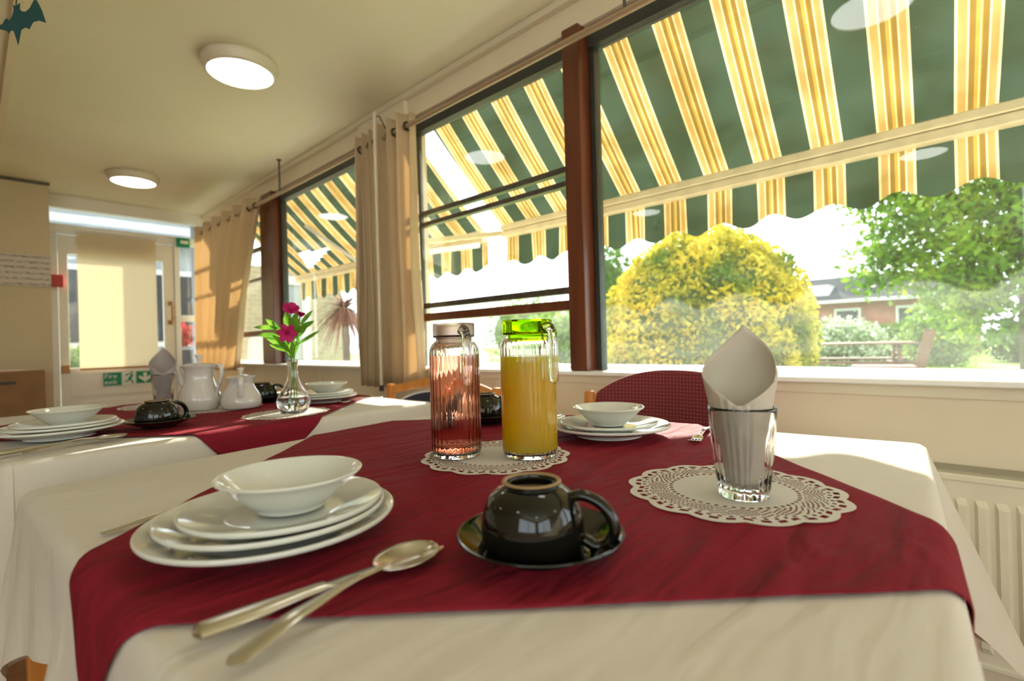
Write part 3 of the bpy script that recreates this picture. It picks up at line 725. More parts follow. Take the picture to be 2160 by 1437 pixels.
# ------------------------------------------------------------------ jugs
def jug(name, label, x, y, rad_, hb, ht, fill, liquid, lid, lidr, rz, zt):
    t = thing(name, label, 'jug', (x, y, ZD), rz)
    n = 28
    def rip(r, z, a):
        if .012 < z < hb-.006 and r > rad_*.9: return .0011*abs(math.sin(a*n/2))-.0006
        return 0
    rn = lidr*.86
    P_ = [(0, .0), (rad_*.86, 0), (rad_*.95, .003), (rad_, .012), (rad_, .014)]+[(rad_, .014+(hb-.02)*q/6) for q in range(1, 6)]+[(rad_, hb-.008), (rad_*.985, hb), (rad_*.88, hb+.010), (rn, hb+.016), (rn, zt-.022),
          (rn-.0025, zt-.022), (rn-.0028, hb+.018), (rad_*.86-.002, hb+.010), (rad_-.0045, hb-.001), (rad_-.0045, hb-.01), (rad_-.0045, .03), (rad_-.0045, .014), (rad_*.8, .008), (0, .0075)]
    obj('glass_body', lathe(BM(), P_, 168, rip), 'glass', t, smooth=True)
    q = rad_-.0040
    L_ = [(0, .0078), (rad_*.79, .0083), (q, .0145), (q, fill), (0, fill)]
    obj('drink', lathe(BM(), L_, 96), liquid, t, smooth='auto')
    # lid: collar and plug
    bm = lathe(BM(), [(0, ht), (lidr*.98, ht), (lidr, ht-.002), (lidr, ht-.024), (lidr*.985, ht-.026), (rn-.0032, ht-.026), (rn-.0035, ht-.040), (rn-.006, ht-.040), (rn-.006, ht-.004), (0, ht-.004)], 64)
    obj('lid', bm, lid, t, smooth='auto')
    # handle, hooked over from the neck and hanging straight down
    x0 = rn-.0; x1 = rad_+.013
    pts = [(x0, 0, ht-.016), (x0+.012, 0, ht-.011), (x1-.010, 0, ht-.013), (x1-.002, 0, ht-.022), (x1, 0, ht-.04), (x1-.0, 0, ht-.075), (x1-.001, 0, ht-.108), (x1-.006, 0, ht-.116), (x1-.012, 0, ht-.110)]
    bm = tube(BM(), pts[:7]+[(x1-.002, 0, ht-.114)], [.007, .0075, .0085, .0085, .008, .0085, .0085, .004], 14)
    obj('handle', bm, 'glass', t, smooth=True)
    return t
jug('drink_jug', 'ribbed glass jug of pink squash with a clear grey lid', .622, .729, .0462, .200, .2475, .188, 'pink', 'acrylic', .0388, R(-108), .2475)
jug('drink_jug', 'ribbed glass jug of orange juice with a green lid', .704, .618, .0505, .205, .2495, .1835, 'orange', 'green_lid', .0455, R(-93), .2495)
# ------------------------------------------------------------------ tumbler + napkin
def tumbler(x, y, z, label, sc=1):
    def rip(r, z_, a): return (.0010*abs(math.sin(a*9))-.0005) if .008 < z_ < .088 and r > .0285 else 0
    P_ = [(0, 0), (.0285, 0), (.0305, .002), (.0315, .01)]+[(.0315+.0085*q/8, .01+.08*q/8) for q in range(1, 8)]+[(.0403, .092), (.0418, .114), (.0415, .118), (.0398, .1178), (.0388, .112), (.0372, .09), (.0322, .04), (.0292, .013), (.024, .011), (0, .0105)]
    o = obj('tumbler_glass', lathe(BM(), P_, 144, rip), 'glass', smooth=True); o.location = (x, y, z); o.scale = (sc,)*3
    return tag(o, label, 'glass', 'fluted glasses holding napkins')
def napkin(x, y, z, rz, label, m, sc=1, seed=0):
    """rolled cone with a tall pointed back and a low V at the front (front = +X local)"""
    V = []; F = []; na = 96; nz = 22
    a0, a1 = -1.12*PI, 1.12*PI
    for i in range(na+1):
        th = a0+(a1-a0)*i/na; u = th/PI       # 0 = back, +-1 = front
        au = abs(u)
        if au < .55: h = .2235-.060*(au/.55)
        elif au < 1: h = .1615-.040*((au-.55)/.45)
        else: h = .1215+.0
        if u > .6: h -= .006
        for j in range(nz+1):
            zz = .013+(h-.013)*j/nz
            r = .0190+.0265*min(zz/.158, 1)**1.1
            if zz > .158: r -= .013*((zz-.158)/.066)
            r += -.0022*(u+1.12)/2 + .0016*math.sin(th*3+seed)*min(1, zz/.15)
            if au > .84: r += .0014*math.sin(au*70)
            if zz < .112: r = min(r, .0265+.0085*zz/.112)
            V.append((-r*math.cos(th), r*math.sin(th)*1.02, zz))
    for i in range(na):
        for j in range(nz): k = i*(nz+1)+j; F.append((k, k+nz+1, k+nz+2, k+1))
    o = rawobj('paper_napkin', V, F, m, None, True); s = o.modifiers.new('s', 'SOLIDIFY'); s.thickness = .0011
    o.location = (x, y, z); o.rotation_euler = (0, 0, rz); o.scale = (sc,)*3
    return tag(o, label, 'napkin', 'napkins standing in glasses')
G1 = (.692, .236)
tumbler(*G1, ZD, 'clear fluted glass holding a cream napkin on the front table')
napkin(*G1, ZD+.0015, R(190), 'cream paper napkin folded to a point in the glass on the front table', 'paper')
G2 = (.535, 2.43)
tumbler(*G2, ZD, 'clear fluted glass holding a greyish napkin on the farther table')
napkin(*G2, ZD+.0015, R(250), 'greyish paper napkin folded in the glass left of the teapot', 'napkin_grey', 1, 2)
# ------------------------------------------------------------------ cutlery
def spine(pts, wd, th, lift):
    pass
def blade(bm, L, prof, th, zf, n=26):
    """flat shape along +X: prof(u)->half width, th(u)->thickness, zf(u)->centre height, dish(u)"""
    rings = []
    for i in range(n+1):
        u = i/n; w_, t_, z_ = prof(u), th(u), zf(u); x = L*u; row = []
        for k in range(14):
            a = 2*PI*k/14; row.append(bm.verts.new((x, w_*math.cos(a), z_+t_*math.sin(a))))
        rings.append(row)
    for a, b in zip(rings, rings[1:]):
        for k in range(14): bm.faces.new((a[k], a[(k+1) % 14], b[(k+1) % 14], b[k]))
    bm.faces.new(rings[0][::-1]); bm.faces.new(rings[-1]); return bm
def interp(pts, u):
    for (a, x), (b, y) in zip(pts, pts[1:]):
        if u <= b: k = (u-a)/(b-a); k = k*k*(3-2*k); return x+(y-x)*k
    return pts[-1][1]
CP = {}
def cutlery(kind, x, y, z, rz, label, sc=1, pitch=0):
    if kind in CP: o = dup(CP[kind], (x, y, z), rz, label); o.scale = (sc,)*3; o['group'] = 'steel '+kind+'s'; return o
    t = thing('table_'+kind, label, kind, (x, y, z), rz, 'steel '+kind+'s'); CP[kind] = t; t.scale = (sc,)*3
    if kind == 'knife':
        bm = blade(BM(), .098, lambda u: interp([(0, .003), (.04, .0105), (.3, .0112), (.9, .0072), (1, .0068)], u), lambda u: interp([(0, .002), (.05, .0055), (.9, .0045), (1, .004)], u), lambda u: .0052)
        obj('handle', bm, 'steel', t, smooth='auto')
        bm = blade(BM(), .125, lambda u: interp([(0, .0055), (.1, .0085), (.75, .009), (.93, .006), (1, .001)], u), lambda u: interp([(0, .003), (.08, .0012), (1, .0006)], u), lambda u: .0052-.003*u)
        for v in bm.verts: v.co.x += .098
        obj('blade', bm, 'steel', t, smooth='auto')
    elif kind == 'spoon':
        bm = blade(BM(), .135, lambda u: interp([(0, .003), (.04, .0085), (.25, .0082), (.8, .0038), (1, .0042)], u), lambda u: interp([(0, .001), (.1, .0018), (1, .0022)], u), lambda u: interp([(0, .0035), (.4, .011), (.75, .013), (1, .0105)], u))
        obj('handle', bm, 'steel', t, smooth='auto')
        V = []; F = []; nu, nv = 22, 14
        for i in range(nu+1):
            u = i/nu; hw = .0258*math.sqrt(max(0, 1-((u-.5)/.5)**2)) if u < .5 else .0258*max(0, 1-((u-.5)/.5)**2.2)**.6
            if u < .12: hw = max(hw, .0032)
            for j in range(nv+1):
                v = -1+2*j/nv; d = (1-v*v)*hw/.0258*.0075
                V.append((.133+.072*u, hw*v, .0095-d-.001*u))
        for i in range(nu):
            for j in range(nv): k = i*(nv+1)+j; F.append((k, k+1, k+nv+2, k+nv+1))
        o = rawobj('spoon_bowl', V, F, 'steel', t, True); s = o.modifiers.new('s', 'SOLIDIFY'); s.thickness = .0014
    else:
        bm = blade(BM(), .135, lambda u: interp([(0, .003), (.03, .0066), (.25, .0068), (.8, .003), (1, .0034)], u), lambda u: .0018, lambda u: interp([(0, .003), (.5, .009), (.85, .012), (1, .009)], u))
        obj('handle', bm, 'steel', t, smooth='auto')
        bm = blade(BM(), .026, lambda u: interp([(0, .0034), (.5, .011), (1, .0118)], u), lambda u: .0014, lambda u: interp([(0, .009), (1, .003)], u), 10)
        for v in bm.verts: v.co.x += .134
        obj('neck', bm, 'steel', t, smooth='auto')
        for q in range(4):
            yy = (q-1.5)*.0066
            obj('tine', tube(BM(), [(.156, yy, .0035), (.172, yy, .0022), (.186, yy, .004), (.202, yy, .009)], [.0022, .0020, .0017, .0009], 8), 'steel', t, smooth=True)
    return t
zc = ZC+.0002
cutlery('knife', .107, .424, zc+.001, math.atan2(-.012, .22), 'steel knife right of the nearest plates, partly under the spoon')
cutlery('spoon', .113, .368, zc+.001, math.atan2(.050, .205), 'steel spoon lying beside the knife, bowl end up, nearest the camera', 1.04)
cutlery('fork', .103, .766, zc-.004, math.atan2(.005, .06), 'steel fork left of the nearest plates, only its handle showing')
cutlery('fork', 1.155, .466, zc, math.atan2(-.02, -.20)+.12, 'steel fork beside the small plate stack, tines towards the napkin glass', .95)
cutlery('knife', 1.10, .845, zc, math.atan2(-.02, -.20), 'steel knife half hidden behind the orange juice jug')
cutlery('knife', .03, 1.52, zc, math.atan2(.085, .23), 'steel knife at the left end of the farther table')
cutlery('spoon', .075, 1.50, zc, math.atan2(.085, .23), 'steel spoon at the left end of the farther table')
cutlery('fork', 1.13, 1.78, zc, math.atan2(-.02, -.2), 'steel fork right of the plates behind the vase')
# ------------------------------------------------------------------ teapot, sugar pot
def pot(name, label, x, y, P_, lidp, knob, hpts, rz, cat):
    t = thing(name, label, cat, (x, y, ZD), rz)
    obj('pot_body', lathe(BM(), smooth_prof(P_, 4), 56), 'china2', t, smooth=True)
    l = obj('lid', lathe(BM(), lidp, 48), 'china2', t, smooth='auto')
    obj('lid_knob', lathe(BM(), knob, 24), 'china2', l, smooth=True)
    sp = []
    for i in range(len(hpts)-1):
        p0, p1, p2, p3 = [Vector(hpts[max(0, min(len(hpts)-1, q))]) for q in (i-1, i, i+1, i+2)]
        for j in range(5): u = j/5; sp.append(.5*((2*p1)+(-p0+p2)*u+(2*p0-5*p1+4*p2-p3)*u*u+(-p0+3*p1-3*p2+p3)*u**3))
    sp.append(Vector(hpts[-1]))
    obj('handle', tube(BM(), sp, .0095, 12, True, .55), 'china2', t, smooth=True)
    if name == 'teapot':
        obj('spout', tube(BM(), [(-.045, 0, .075), (-.062, 0, .10), (-.072, 0, .135), (-.080, 0, .152)], [.016, .013, .009, .008], 14), 'china2', t, smooth=True)
    return t
pot('teapot', 'tall white china teapot with a knobbed lid behind the black cup', .557, 2.04,
    [(0, 0), (.048, 0), (.060, .006), (.0685, .03), (.064, .058), (.050, .09), (.044, .115), (.047, .14), (.056, .156), (.054, .157), (.045, .14), (.041, .115), (.046, .09), (.06, .058), (.06, .02), (0, .006)],
    [(.052, .152), (.055, .158), (.035, .163), (.012, .166), (0, .1665)], [(.007, .165), (.0055, .172), (.008, .182), (.014, .192), (.0125, .194), (0, .194)],
    [(.047, 0, .150), (.068, 0, .158), (.080, 0, .150), (.083, 0, .125), (.076, 0, .095), (.066, 0, .068), (.062, 0, .05)], R(-50), 'teapot')
pot('sugar_pot', 'small squat white china pot with a knobbed lid beside the teapot', .665, 1.955,
    [(0, 0), (.050, 0), (.062, .006), (.0665, .024), (.060, .048), (.046, .072), (.040, .088), (.044, .103), (.048, .110), (.046, .111), (.039, .1), (.036, .088), (.042, .07), (.055, .047), (.06, .02), (0, .006)],
    [(.044, .107), (.047, .112), (.03, .116), (.012, .119), (0, .1195)], [(.006, .118), (.005, .124), (.007, .132), (.0125, .141), (.011, .143), (0, .143)],
    [(.040, 0, .104), (.056, 0, .108), (.064, 0, .095), (.064, 0, .07), (.0615, 0, .045)], R(-110), 'sugar pot')
# ------------------------------------------------------------------ vase with alstroemeria
vx, vy = .715, 1.64
t = thing('bud_vase', 'clear glass bud vase half full of water on the farther table', 'vase', (vx, vy, ZD))
P_ = [(0, 0), (.030, 0), (.041, .006), (.051, .03), (.046, .055), (.031, .08), (.0195, .105), (.0155, .135), (.0165, .165), (.0175, .168), (.0160, .1685), (.0138, .135), (.0175, .105), (.0285, .08), (.0435, .055), (.0485, .03), (.038, .009), (0, .006)]
obj('glass_body', lathe(BM(), smooth_prof(P_, 3), 64), 'glass', t, smooth=True)
obj('water', lathe(BM(), smooth_prof([(0, .0062), (.038, .0092), (.0487, .03), (.0455, .052)], 3)+[(0, .052)], 48), 'water', t, smooth='auto')
t = thing('flower_bunch', 'magenta alstroemeria stems with green leaves in the bud vase', 'flowers', (vx, vy, ZD))
toC = Vector((-.40, -.917, 0)); side = Vector((.917, -.40, 0))   # towards and across the view
def S(a, b, h): return side*a+toC*b+Vector((0, 0, h))
stems = [[S(.004, 0, .02), S(.002, 0, .10), S(.004, 0, .17), S(-.004, 0, .25), S(-.002, .01, .335)],
         [S(-.010, 0, .02), S(-.003, 0, .10), S(-.002, .004, .17), S(-.012, .01, .22), S(-.012, .02, .262)],
         [S(-.012, .004, .015), S(.0, .004, .12), S(.004, -.004, .17), S(.018, 0, .25), S(.026, 0, .32)],
         [S(.012, -.004, .03), S(.004, 0, .14), S(-.006, 0, .18), S(-.04, 0, .25), S(-.055, 0, .30)]]
for s in stems: obj('stem', tube(BM(), s, .0019, 8), 'stem', t, smooth=True)
def leaf(a, d, L, wd, bend=.3):
    V = []; F = []; a = Vector(a); d = Vector(d).normalized(); sd = d.cross(toC).normalized(); nz = sd.cross(d); n = 8
    for i in range(n+1):
        u = i/n; p = a+d*L*u+Vector((0, 0, -1))*bend*L*u*u; h = wd*math.sin(PI*min(1, u*.9+.08))**.8
        V += [tuple(p-sd*h), tuple(p+nz*h*.25), tuple(p+sd*h)]
    for i in range(n):
        k = i*3; F += [(k, k+1, k+4, k+3), (k+1, k+2, k+5, k+4)]
    return V, F
lv = [((0, 0, .175), (-.35, .1, .9), .07, .009), ((0, 0, .18), (.3, 0, .9), .07, .008), ((-.005, 0, .20), (-.6, .1, .8), .085, .010), ((-.01, 0, .21), (-.9, 0, .5), .075, .010), ((-.02, 0, .24), (-1, 0, .35), .085, .010),
      ((-.03, 0, .26), (-.7, 0, .8), .07, .009), ((.0, 0, .23), (.1, .3, 1), .08, .014), ((.01, 0, .24), (.6, 0, .8), .06, .009), ((.02, 0, .27), (.9, 0, .5), .055, .009), ((.028, 0, .285), (.6, 0, .9), .065, .007),
      ((-.005, 0, .26), (-.15, .2, 1), .07, .014), ((.015, 0, .22), (.75, 0, .5), .085, .006), ((-.005, .005, .19), (.15, .3, 1), .06, .012), ((-.02, 0, .225), (-.5, .2, .9), .06, .010), ((.0, 0, .28), (.4, .2, 1), .05, .010), ((-.04, 0, .275), (-.9, 0, .1), .07, .008), ((.01, 0, .25), (.2, 0, 1), .07, .009), ((.02, .01, .26), (.3, .3, .4), .05, .010),
      ((-.015, 0, .2), (-1, .1, .65), .06, .009)]
for (a, b, h), (da, db, dh), L_, wd in lv:
    V, F = leaf(S(a, b, h), S(da, db, dh), L_, wd, random.uniform(.0, .3)); rawobj('leaf', V, F, 'leaf', t, True)
def flower(c, d, r, n=6, m='magenta', spread=.75):
    d = Vector(d).normalized(); u = d.orthogonal().normalized(); v = d.cross(u); V = []; F = []
    for k in range(n):
        a = 2*PI*k/n+.2; o = u*math.cos(a)+v*math.sin(a); s = d.cross(o)
        b0 = len(V); m_ = 6
        for i in range(m_+1):
            q = i/m_; p = Vector(c)+o*r*spread*q**1.4+d*r*(1.0*q-.45*q*q); h = r*.42*math.sin(PI*(q*.78+.06))
            V += [tuple(p-s*h-d*h*.1), tuple(p+d*0), tuple(p+s*h-d*h*.1)]
        for i in range(m_): k2 = b0+i*3; F += [(k2, k2+1, k2+4, k2+3), (k2+1, k2+2, k2+5, k2+4)]
    return V, F
for c, d, r, sp in (((-.002, .012, .325), (.1, .9, .75), .036, .7), ((-.012, .025, .255), (-.15, 1, .12), .029, 1.05), ((.027, .0, .31), (.25, .1, 1), .030, .3)):
    V, F = flower(S(*c), S(*d), r, 6, 'magenta', sp); rawobj('flower_head', V, F, 'magenta', t, True)

# ================================================================== chairs
def red_chair():
    t = thing('dining_chair', 'maroon dotted upholstered chair with wooden posts by the window', 'chair', (1.36, .682, 0))
    m, N, L, P, O = nt('maroon_dotted_fabric'); co = objco(N, L, (0, 95, 95))
    v = N.new('ShaderNodeTexVoronoi'); v.inputs['Scale'].default_value = 1.0; v.inputs['Randomness'].default_value = 0; L.new(co, v.inputs['Vector'])
    L.new(ramp(N, L, v.outputs['Distance'], [(.10, (.42, .20, .16)), (.17, (.17, .016, .022))]), P.inputs['Base Color']); P.inputs['Roughness'].default_value = .8
    M['maroon'] = m
    V = []; F = []; n = 40; nz = 14; hw = .245
    for i in range(n+1):
        u = -1+2*i/n; y = u*hw; x = .055-.055*abs(u)**2.0
        top = .872-.075*abs(u)**2.6
        for j in range(nz+1): V.append((x+.02*(j/nz), y, .46+(top-.46)*j/nz))
    for i in range(n):
        for j in range(nz): k = i*(nz+1)+j; F.append((k, k+nz+1, k+nz+2, k+1))
    o = rawobj('backrest', V, F, 'maroon', t, True); s = o.modifiers.new('s', 'SOLIDIFY'); s.thickness = .05; s.offset = 1
    b = o.modifiers.new('b', 'BEVEL'); b.width = .016; b.segments = 3
    for s in (-1, 1):
        bm = BM(); tube(bm, [(.0, s*.25, 0), (.0, s*.25, .45), (.01, s*.258, .795), (.01, s*.258, .803)], [.017, .02, .018, .014], 14); obj('leg', bm, 'orangewood', t, smooth='auto')
        bm = BM(); tube(bm, [(-.42, s*.25, 0), (-.42, s*.25, .43)], .018, 12); obj('leg', bm, 'orangewood', t, smooth='auto')
    bm = BM(); bb(bm, -.45, .02, -.23, .23, .42, .485); obj('seat', bm, 'maroon', t, bevel=.02)
red_chair()
def navy_chair():
    t = thing('dining_chair', 'orange wood chair with curved top rail and navy padded back', 'chair', (1.33, 1.62, 0), R(8))
    n = 30; hw = .30
    def rail(zt_, zb_, m, name, dx, th, par=t):
        V = []; F = []
        for i in range(n+1):
            u = -1+2*i/n; y = u*hw; x = dx-.04*u*u
            z1 = zt_(u); z0 = zb_(u); V += [(x-th, y, z0), (x-th, y, z1), (x+th, y, z1), (x+th, y, z0)]
        for i in range(n):
            k = i*4
            for q in range(4): F.append((k+q, k+4+q, k+4+(q+1) % 4, k+(q+1) % 4))
        F += [(0, 1, 2, 3), tuple(n*4+q for q in (3, 2, 1, 0))]
        o = rawobj(name, V, F, m, par); b = o.modifiers.new('b', 'BEVEL'); b.width = .005; b.segments = 2; return o
    arch = lambda u: .835-.052*abs(u)**1.7
    rail(arch, lambda u: arch(u)-.030-.010*(1-u*u), 'orangewood', 'top_rail', .0, .011)
    hw = .26
    rail(lambda u: .775-.07*abs(u)**2.5, lambda u: .50, 'navy', 'back_pad', -.012, .014)
    bm = BM(); tube(bm, [(-.026-.04*(u*.26/.3)**2, u*.262, .777-.07*abs(u)**2.5) for u in [(-1+2*q/24) for q in range(25)]], .004, 8); obj('piping', bm, 'piping', t, smooth=True)
    for s in (-1, 1):
        bm = BM(); beam(bm, (-.035, s*.288, 0), (-.035, s*.288, .80), .026, .03); obj('leg', bm, 'orangewood', t, bevel=.004)
        bm = BM(); beam(bm, (-.45, s*.24, 0), (-.45, s*.24, .43), .03, .03); obj('leg', bm, 'orangewood', t, bevel=.004)
    bm = BM(); bb(bm, -.48, -.02, -.26, .26, .42, .48); obj('seat', bm, 'navy', t, bevel=.015)
navy_chair()

# ================================================================== awnings
BX = 2.40
def awning(name, label, y0, y1, hole=None):
    t = thing(name, label, 'awning', (0, 0, 0), 0, 'striped window awnings')
    V = []; F = []; ny = int((y1-y0)/.02); nx = 30; xa, za = 1.76, CAMZ+.763+.87*(BX-1.76)
    for i in range(nx+1):
        for j in range(ny+1):
            u = i/nx; y = y0+(y1-y0)*j/ny
            V.append((xa+(BX-xa)*u, y, za+(CAMZ+.763-za)*u-.02*math.sin(PI*u)))
    for i in range(nx):
        for j in range(ny):
            k = i*(ny+1)+j; c = Vector(V[k])
            if hole and hole(c.x, c.y): continue
            F.append((k, k+ny+1, k+ny+2, k+1))
    rawobj('canvas', V, F, 'awning', t, True)
    V = []; F = []; nz = 8
    for j in range(ny*2+1):
        y = y0+(y1-y0)*j/(ny*2); zl = CAMZ+.512+.0205*math.cos(2*PI*(y-.905)/AW_P)
        for i in range(nz+1):
            u = i/nz; V.append((BX+.045+.008*math.sin(y*19)*u+.006*math.sin(y*43)*u, y, CAMZ+.70+(zl-CAMZ-.70)*u))
    for j in range(ny*2):
        for i in range(nz): k = j*(nz+1)+i; F.append((k, k+1, k+nz+2, k+nz+1))
    rawobj('valance', V, F, 'awning', t, True)
    bm = BM(); bb(bm, BX-.02, BX+.04, y0, y1, CAMZ+.725, CAMZ+.76); bb(bm, BX-.01, BX+.05, y0, y1, CAMZ+.685, CAMZ+.722); obj('front_rail', bm, 'awnbar', t, bevel=.005)
    bm = BM(); tube(bm, [(1.80, y0, za-.01), (1.80, y1, za-.01)], .035, 14); obj('roller', bm, 'awnbar', t, smooth='auto')
    for (a, e_, b) in [((1.78, y0+.35, za-.10), (2.1, y0+1.0, CAMZ+.95), (BX-.02, y0+.5, CAMZ+.72))] if name == '' else []:
        pass
    return t
aw = awning('striped_awning', 'green and yellow striped awning with scalloped edge over the right windows', -1.7, 2.30)
bm = BM(); beam(bm, (2.36, 2.27, CAMZ+.70), (1.78, 2.52, CAMZ+.60), .04, .03); obj('folding_arm', bm, 'awnbar', aw, bevel=.004)
def hole(x, y): return False
def inh(tri):
    def f(x, y):
        s = 0
        sg = []
        for (a, b), (c, d) in zip(tri, tri[1:]+tri[:1]): sg.append((c-a)*(y-b)-(d-b)*(x-a))
        return all(v > 0 for v in sg) or all(v < 0 for v in sg)
    return f
aw2 = awning('striped_awning', 'green and yellow striped awning over the left windows, torn near its far end', 2.48, 5.36, inh([(2.20, 4.86), (2.36, 4.98), (2.22, 4.26)]))
bm = BM(); beam(bm, (2.38, 2.50, CAMZ+.66), (1.85, 2.72, CAMZ+.56), .04, .03); obj('folding_arm', bm, 'white', aw2, bevel=.004)
bm = BM(); beam(bm, (1.95, 4.15, CAMZ+1.02), (2.35, 3.78, CAMZ+.62), .045, .03); beam(bm, (2.35, 3.78, CAMZ+.62), (2.37, 3.9, CAMZ+.70), .04, .03); obj('folding_arm', bm, 'white', aw2, bevel=.004)

# ================================================================== outside
struct('ground', bb(BM(), W+.12, 60, -40, 60, -.2, .03), 'lawn')
struct('patio', bb(BM(), W+.12, 3.6, -12, 9, -.1, .05), 'patio')
struct('yard', bb(BM(), -8, W+.12, BY+.12, 30, -.2, .03), 'patio')
def leafcloud(V, F, pts, nrm, size, jit=.6):
    """numpy: add one leaf quad per point"""
    n = len(pts); d = rng.normal(size=(n, 3)); d = d/np.linalg.norm(d, axis=1)[:, None]
    nn = nrm*(1-jit)+d*jit; nn /= np.linalg.norm(nn, axis=1)[:, None]
    a = np.cross(nn, rng.normal(size=(n, 3))); a /= np.linalg.norm(a, axis=1)[:, None]; b = np.cross(nn, a)
    s = size*rng.uniform(.6, 1.3, n)[:, None]
    q = np.stack([pts-a*s, pts+b*s*.5, pts+a*s, pts-b*s*.5], 1).reshape(-1, 3); k = len(V)
    V.extend(map(tuple, q)); F.extend([(k+4*i, k+4*i+1, k+4*i+2, k+4*i+3) for i in range(n)])
def ell_pts(c, r, n, shell=.25, zmin=-1, lump=.12, seed=0):
    g = rng.normal(size=(n, 3)); g /= np.linalg.norm(g, axis=1)[:, None]; g = g[g[:, 2] > zmin]
    th = np.arctan2(g[:, 1], g[:, 0]); l = 1+lump*np.sin(th*5+seed)*np.cos(g[:, 2]*6+seed)+lump*.7*np.sin(th*11+g[:, 2]*9)
    q = 1-shell*rng.uniform(0, 1, len(g))**1.5
    return np.array(c)+g*np.array(r)*(q*l)[:, None], g
# big golden bush
bc = (4.95, 2.02)
t = thing('garden_bush', 'big rounded golden yellow bush clipped like a dome outside the window', 'bush', (*bc, .03))
V = []; F = []
p_, g_ = ell_pts((0, 0, .85), (.97, .97, 1.14), 30000, .13, -.75, .045); leafcloud(V, F, p_, g_, .032, .75)
rawobj('foliage', V, F, 'bush', t)
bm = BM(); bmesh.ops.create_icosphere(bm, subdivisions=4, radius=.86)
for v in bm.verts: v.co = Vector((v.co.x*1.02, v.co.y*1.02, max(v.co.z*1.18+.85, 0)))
obj('shadow_core', bm, 'bushcore', t, smooth=True)
def shrub(name, label, cat, x, y, r, z, n, size, m, group=None, core=True, shell=.3):
    t = thing(name, label, cat, (x, y, .03), 0, group); V = []; F = []
    p_, g_ = ell_pts((0, 0, z), r, n, shell, -.95, .12, x); leafcloud(V, F, p_, g_, size, .7); rawobj('foliage', V, F, m, t)
    if core:
        bm = BM(); bmesh.ops.create_icosphere(bm, subdivisions=3, radius=1)
        for v in bm.verts: v.co = Vector((v.co.x*r[0]*.7, v.co.y*r[1]*.7, max(v.co.z*r[2]*.7+z, 0)))
        obj('shadow_core', bm, 'bushcore', t, smooth=True)
    return t
def tree(label, x, y, h, cr, n, m, size, lobes, core=False):
    t = thing('garden_tree', label, 'tree', (x, y, .03)); rr = random.Random(int(x*10))
    bm = BM(); tube(bm, [(0, 0, 0), (.05, .03, h*.4), (0, 0, h*.8)], [h*.035, h*.026, h*.01], 10); obj('trunk', bm, 'bark', t, smooth=True)
    V = []; F = []
    bm = BM()
    for (dx, dy, dz, r) in lobes:
        tube(bm, [(0, 0, h*.35), (dx*.5, dy*.5, (h*.35+dz)/2+.2), (dx, dy, dz)], [h*.014, h*.008, h*.003], 6)
        p_, g_ = ell_pts((dx, dy, dz), (r, r, r*.8), int(n*r*r/(cr*cr)), .8, -1, .2, dx); leafcloud(V, F, p_, g_, size, .9)
    obj('branches', bm, 'bark', t, smooth=True); rawobj('foliage', V, F, m, t)
tree('large leafy green tree on the right beyond the lawn', 11.0, -.6, 6.5, 1.5, 3600, 'tree', .07,
     [(0, 0, 3.6, 1.7), (.2, 1.2, 2.9, 1.1), (0, 1.9, 3.6, .9), (.3, -1.5, 3.2, 1.8), (0, .3, 2.1, 1.2), (.5, -1.2, 1.9, 1.3), (0, -3, 3.5, 1.8), (.2, 0, 5.2, 1.9), (0, -2.8, 1.8, 1.3), (.4, 1.3, 4.6, 1.1), (.2, .9, 1.9, .7), (.3, 1.8, 2.2, .8), (.4, .7, 1.3, .8), (.2, -.8, 1.1, .9), (.3, -2, 1.2, .9)])
shrub('garden_shrub', 'white flowering shrub beside the picnic table', 'shrub', 17.0, 3.1, (1.0, 1.3, .75), .6, 3500, .06, 'pale')
shrub('garden_shrub', 'yellow green shrub left of the big tree', 'shrub', 17.2, .9, (.8, .8, 1.0), .7, 3000, .06, 'lime')
for i, (x, y) in enumerate(((19.5, -1.5), (19.5, -5), (19.5, 2.2), (19.5, -8.6))):
    shrub('hedge', ['dark hedge section under the big tree', 'dark hedge section at the right edge of the view', 'dark hedge section behind the picnic table', 'dark hedge section beyond the right edge of the view'][i], 'hedge', x, y, (.8, 1.55, .65), .5, 5000, .07, 'hedge', 'hedge along the lawn')
# left garden seen through the casement
for i, (x, y, r, z, m, lb) in enumerate(((12.5, 9.3, (1.3, 1.6, 1.1), .9, 'lime', 'pale green bushes seen under the casement, left part'), (13.4, 5.6, (1.2, 1.3, 1.0), .8, 'lime', 'pale green bush seen between the jugs and the post'), (17, 15, (1.6, 2.4, 1.8), 1.3, 'tree', 'distant green tree crown through the casement, farther left'), (20, 10.8, (1.4, 1.5, 2.2), 1.6, 'tree', 'distant pointed tree just left of the brown post'))):
    shrub('garden_shrub', lb, 'shrub', x, y, r, z, 3500, .08, m)
shrub('garden_shrub', 'grey green conifer behind the golden bush, next to the brown post', 'shrub', 10.5, 6.6, (.75, .75, 1.8), 1.5, 3500, .07, 'hedge')
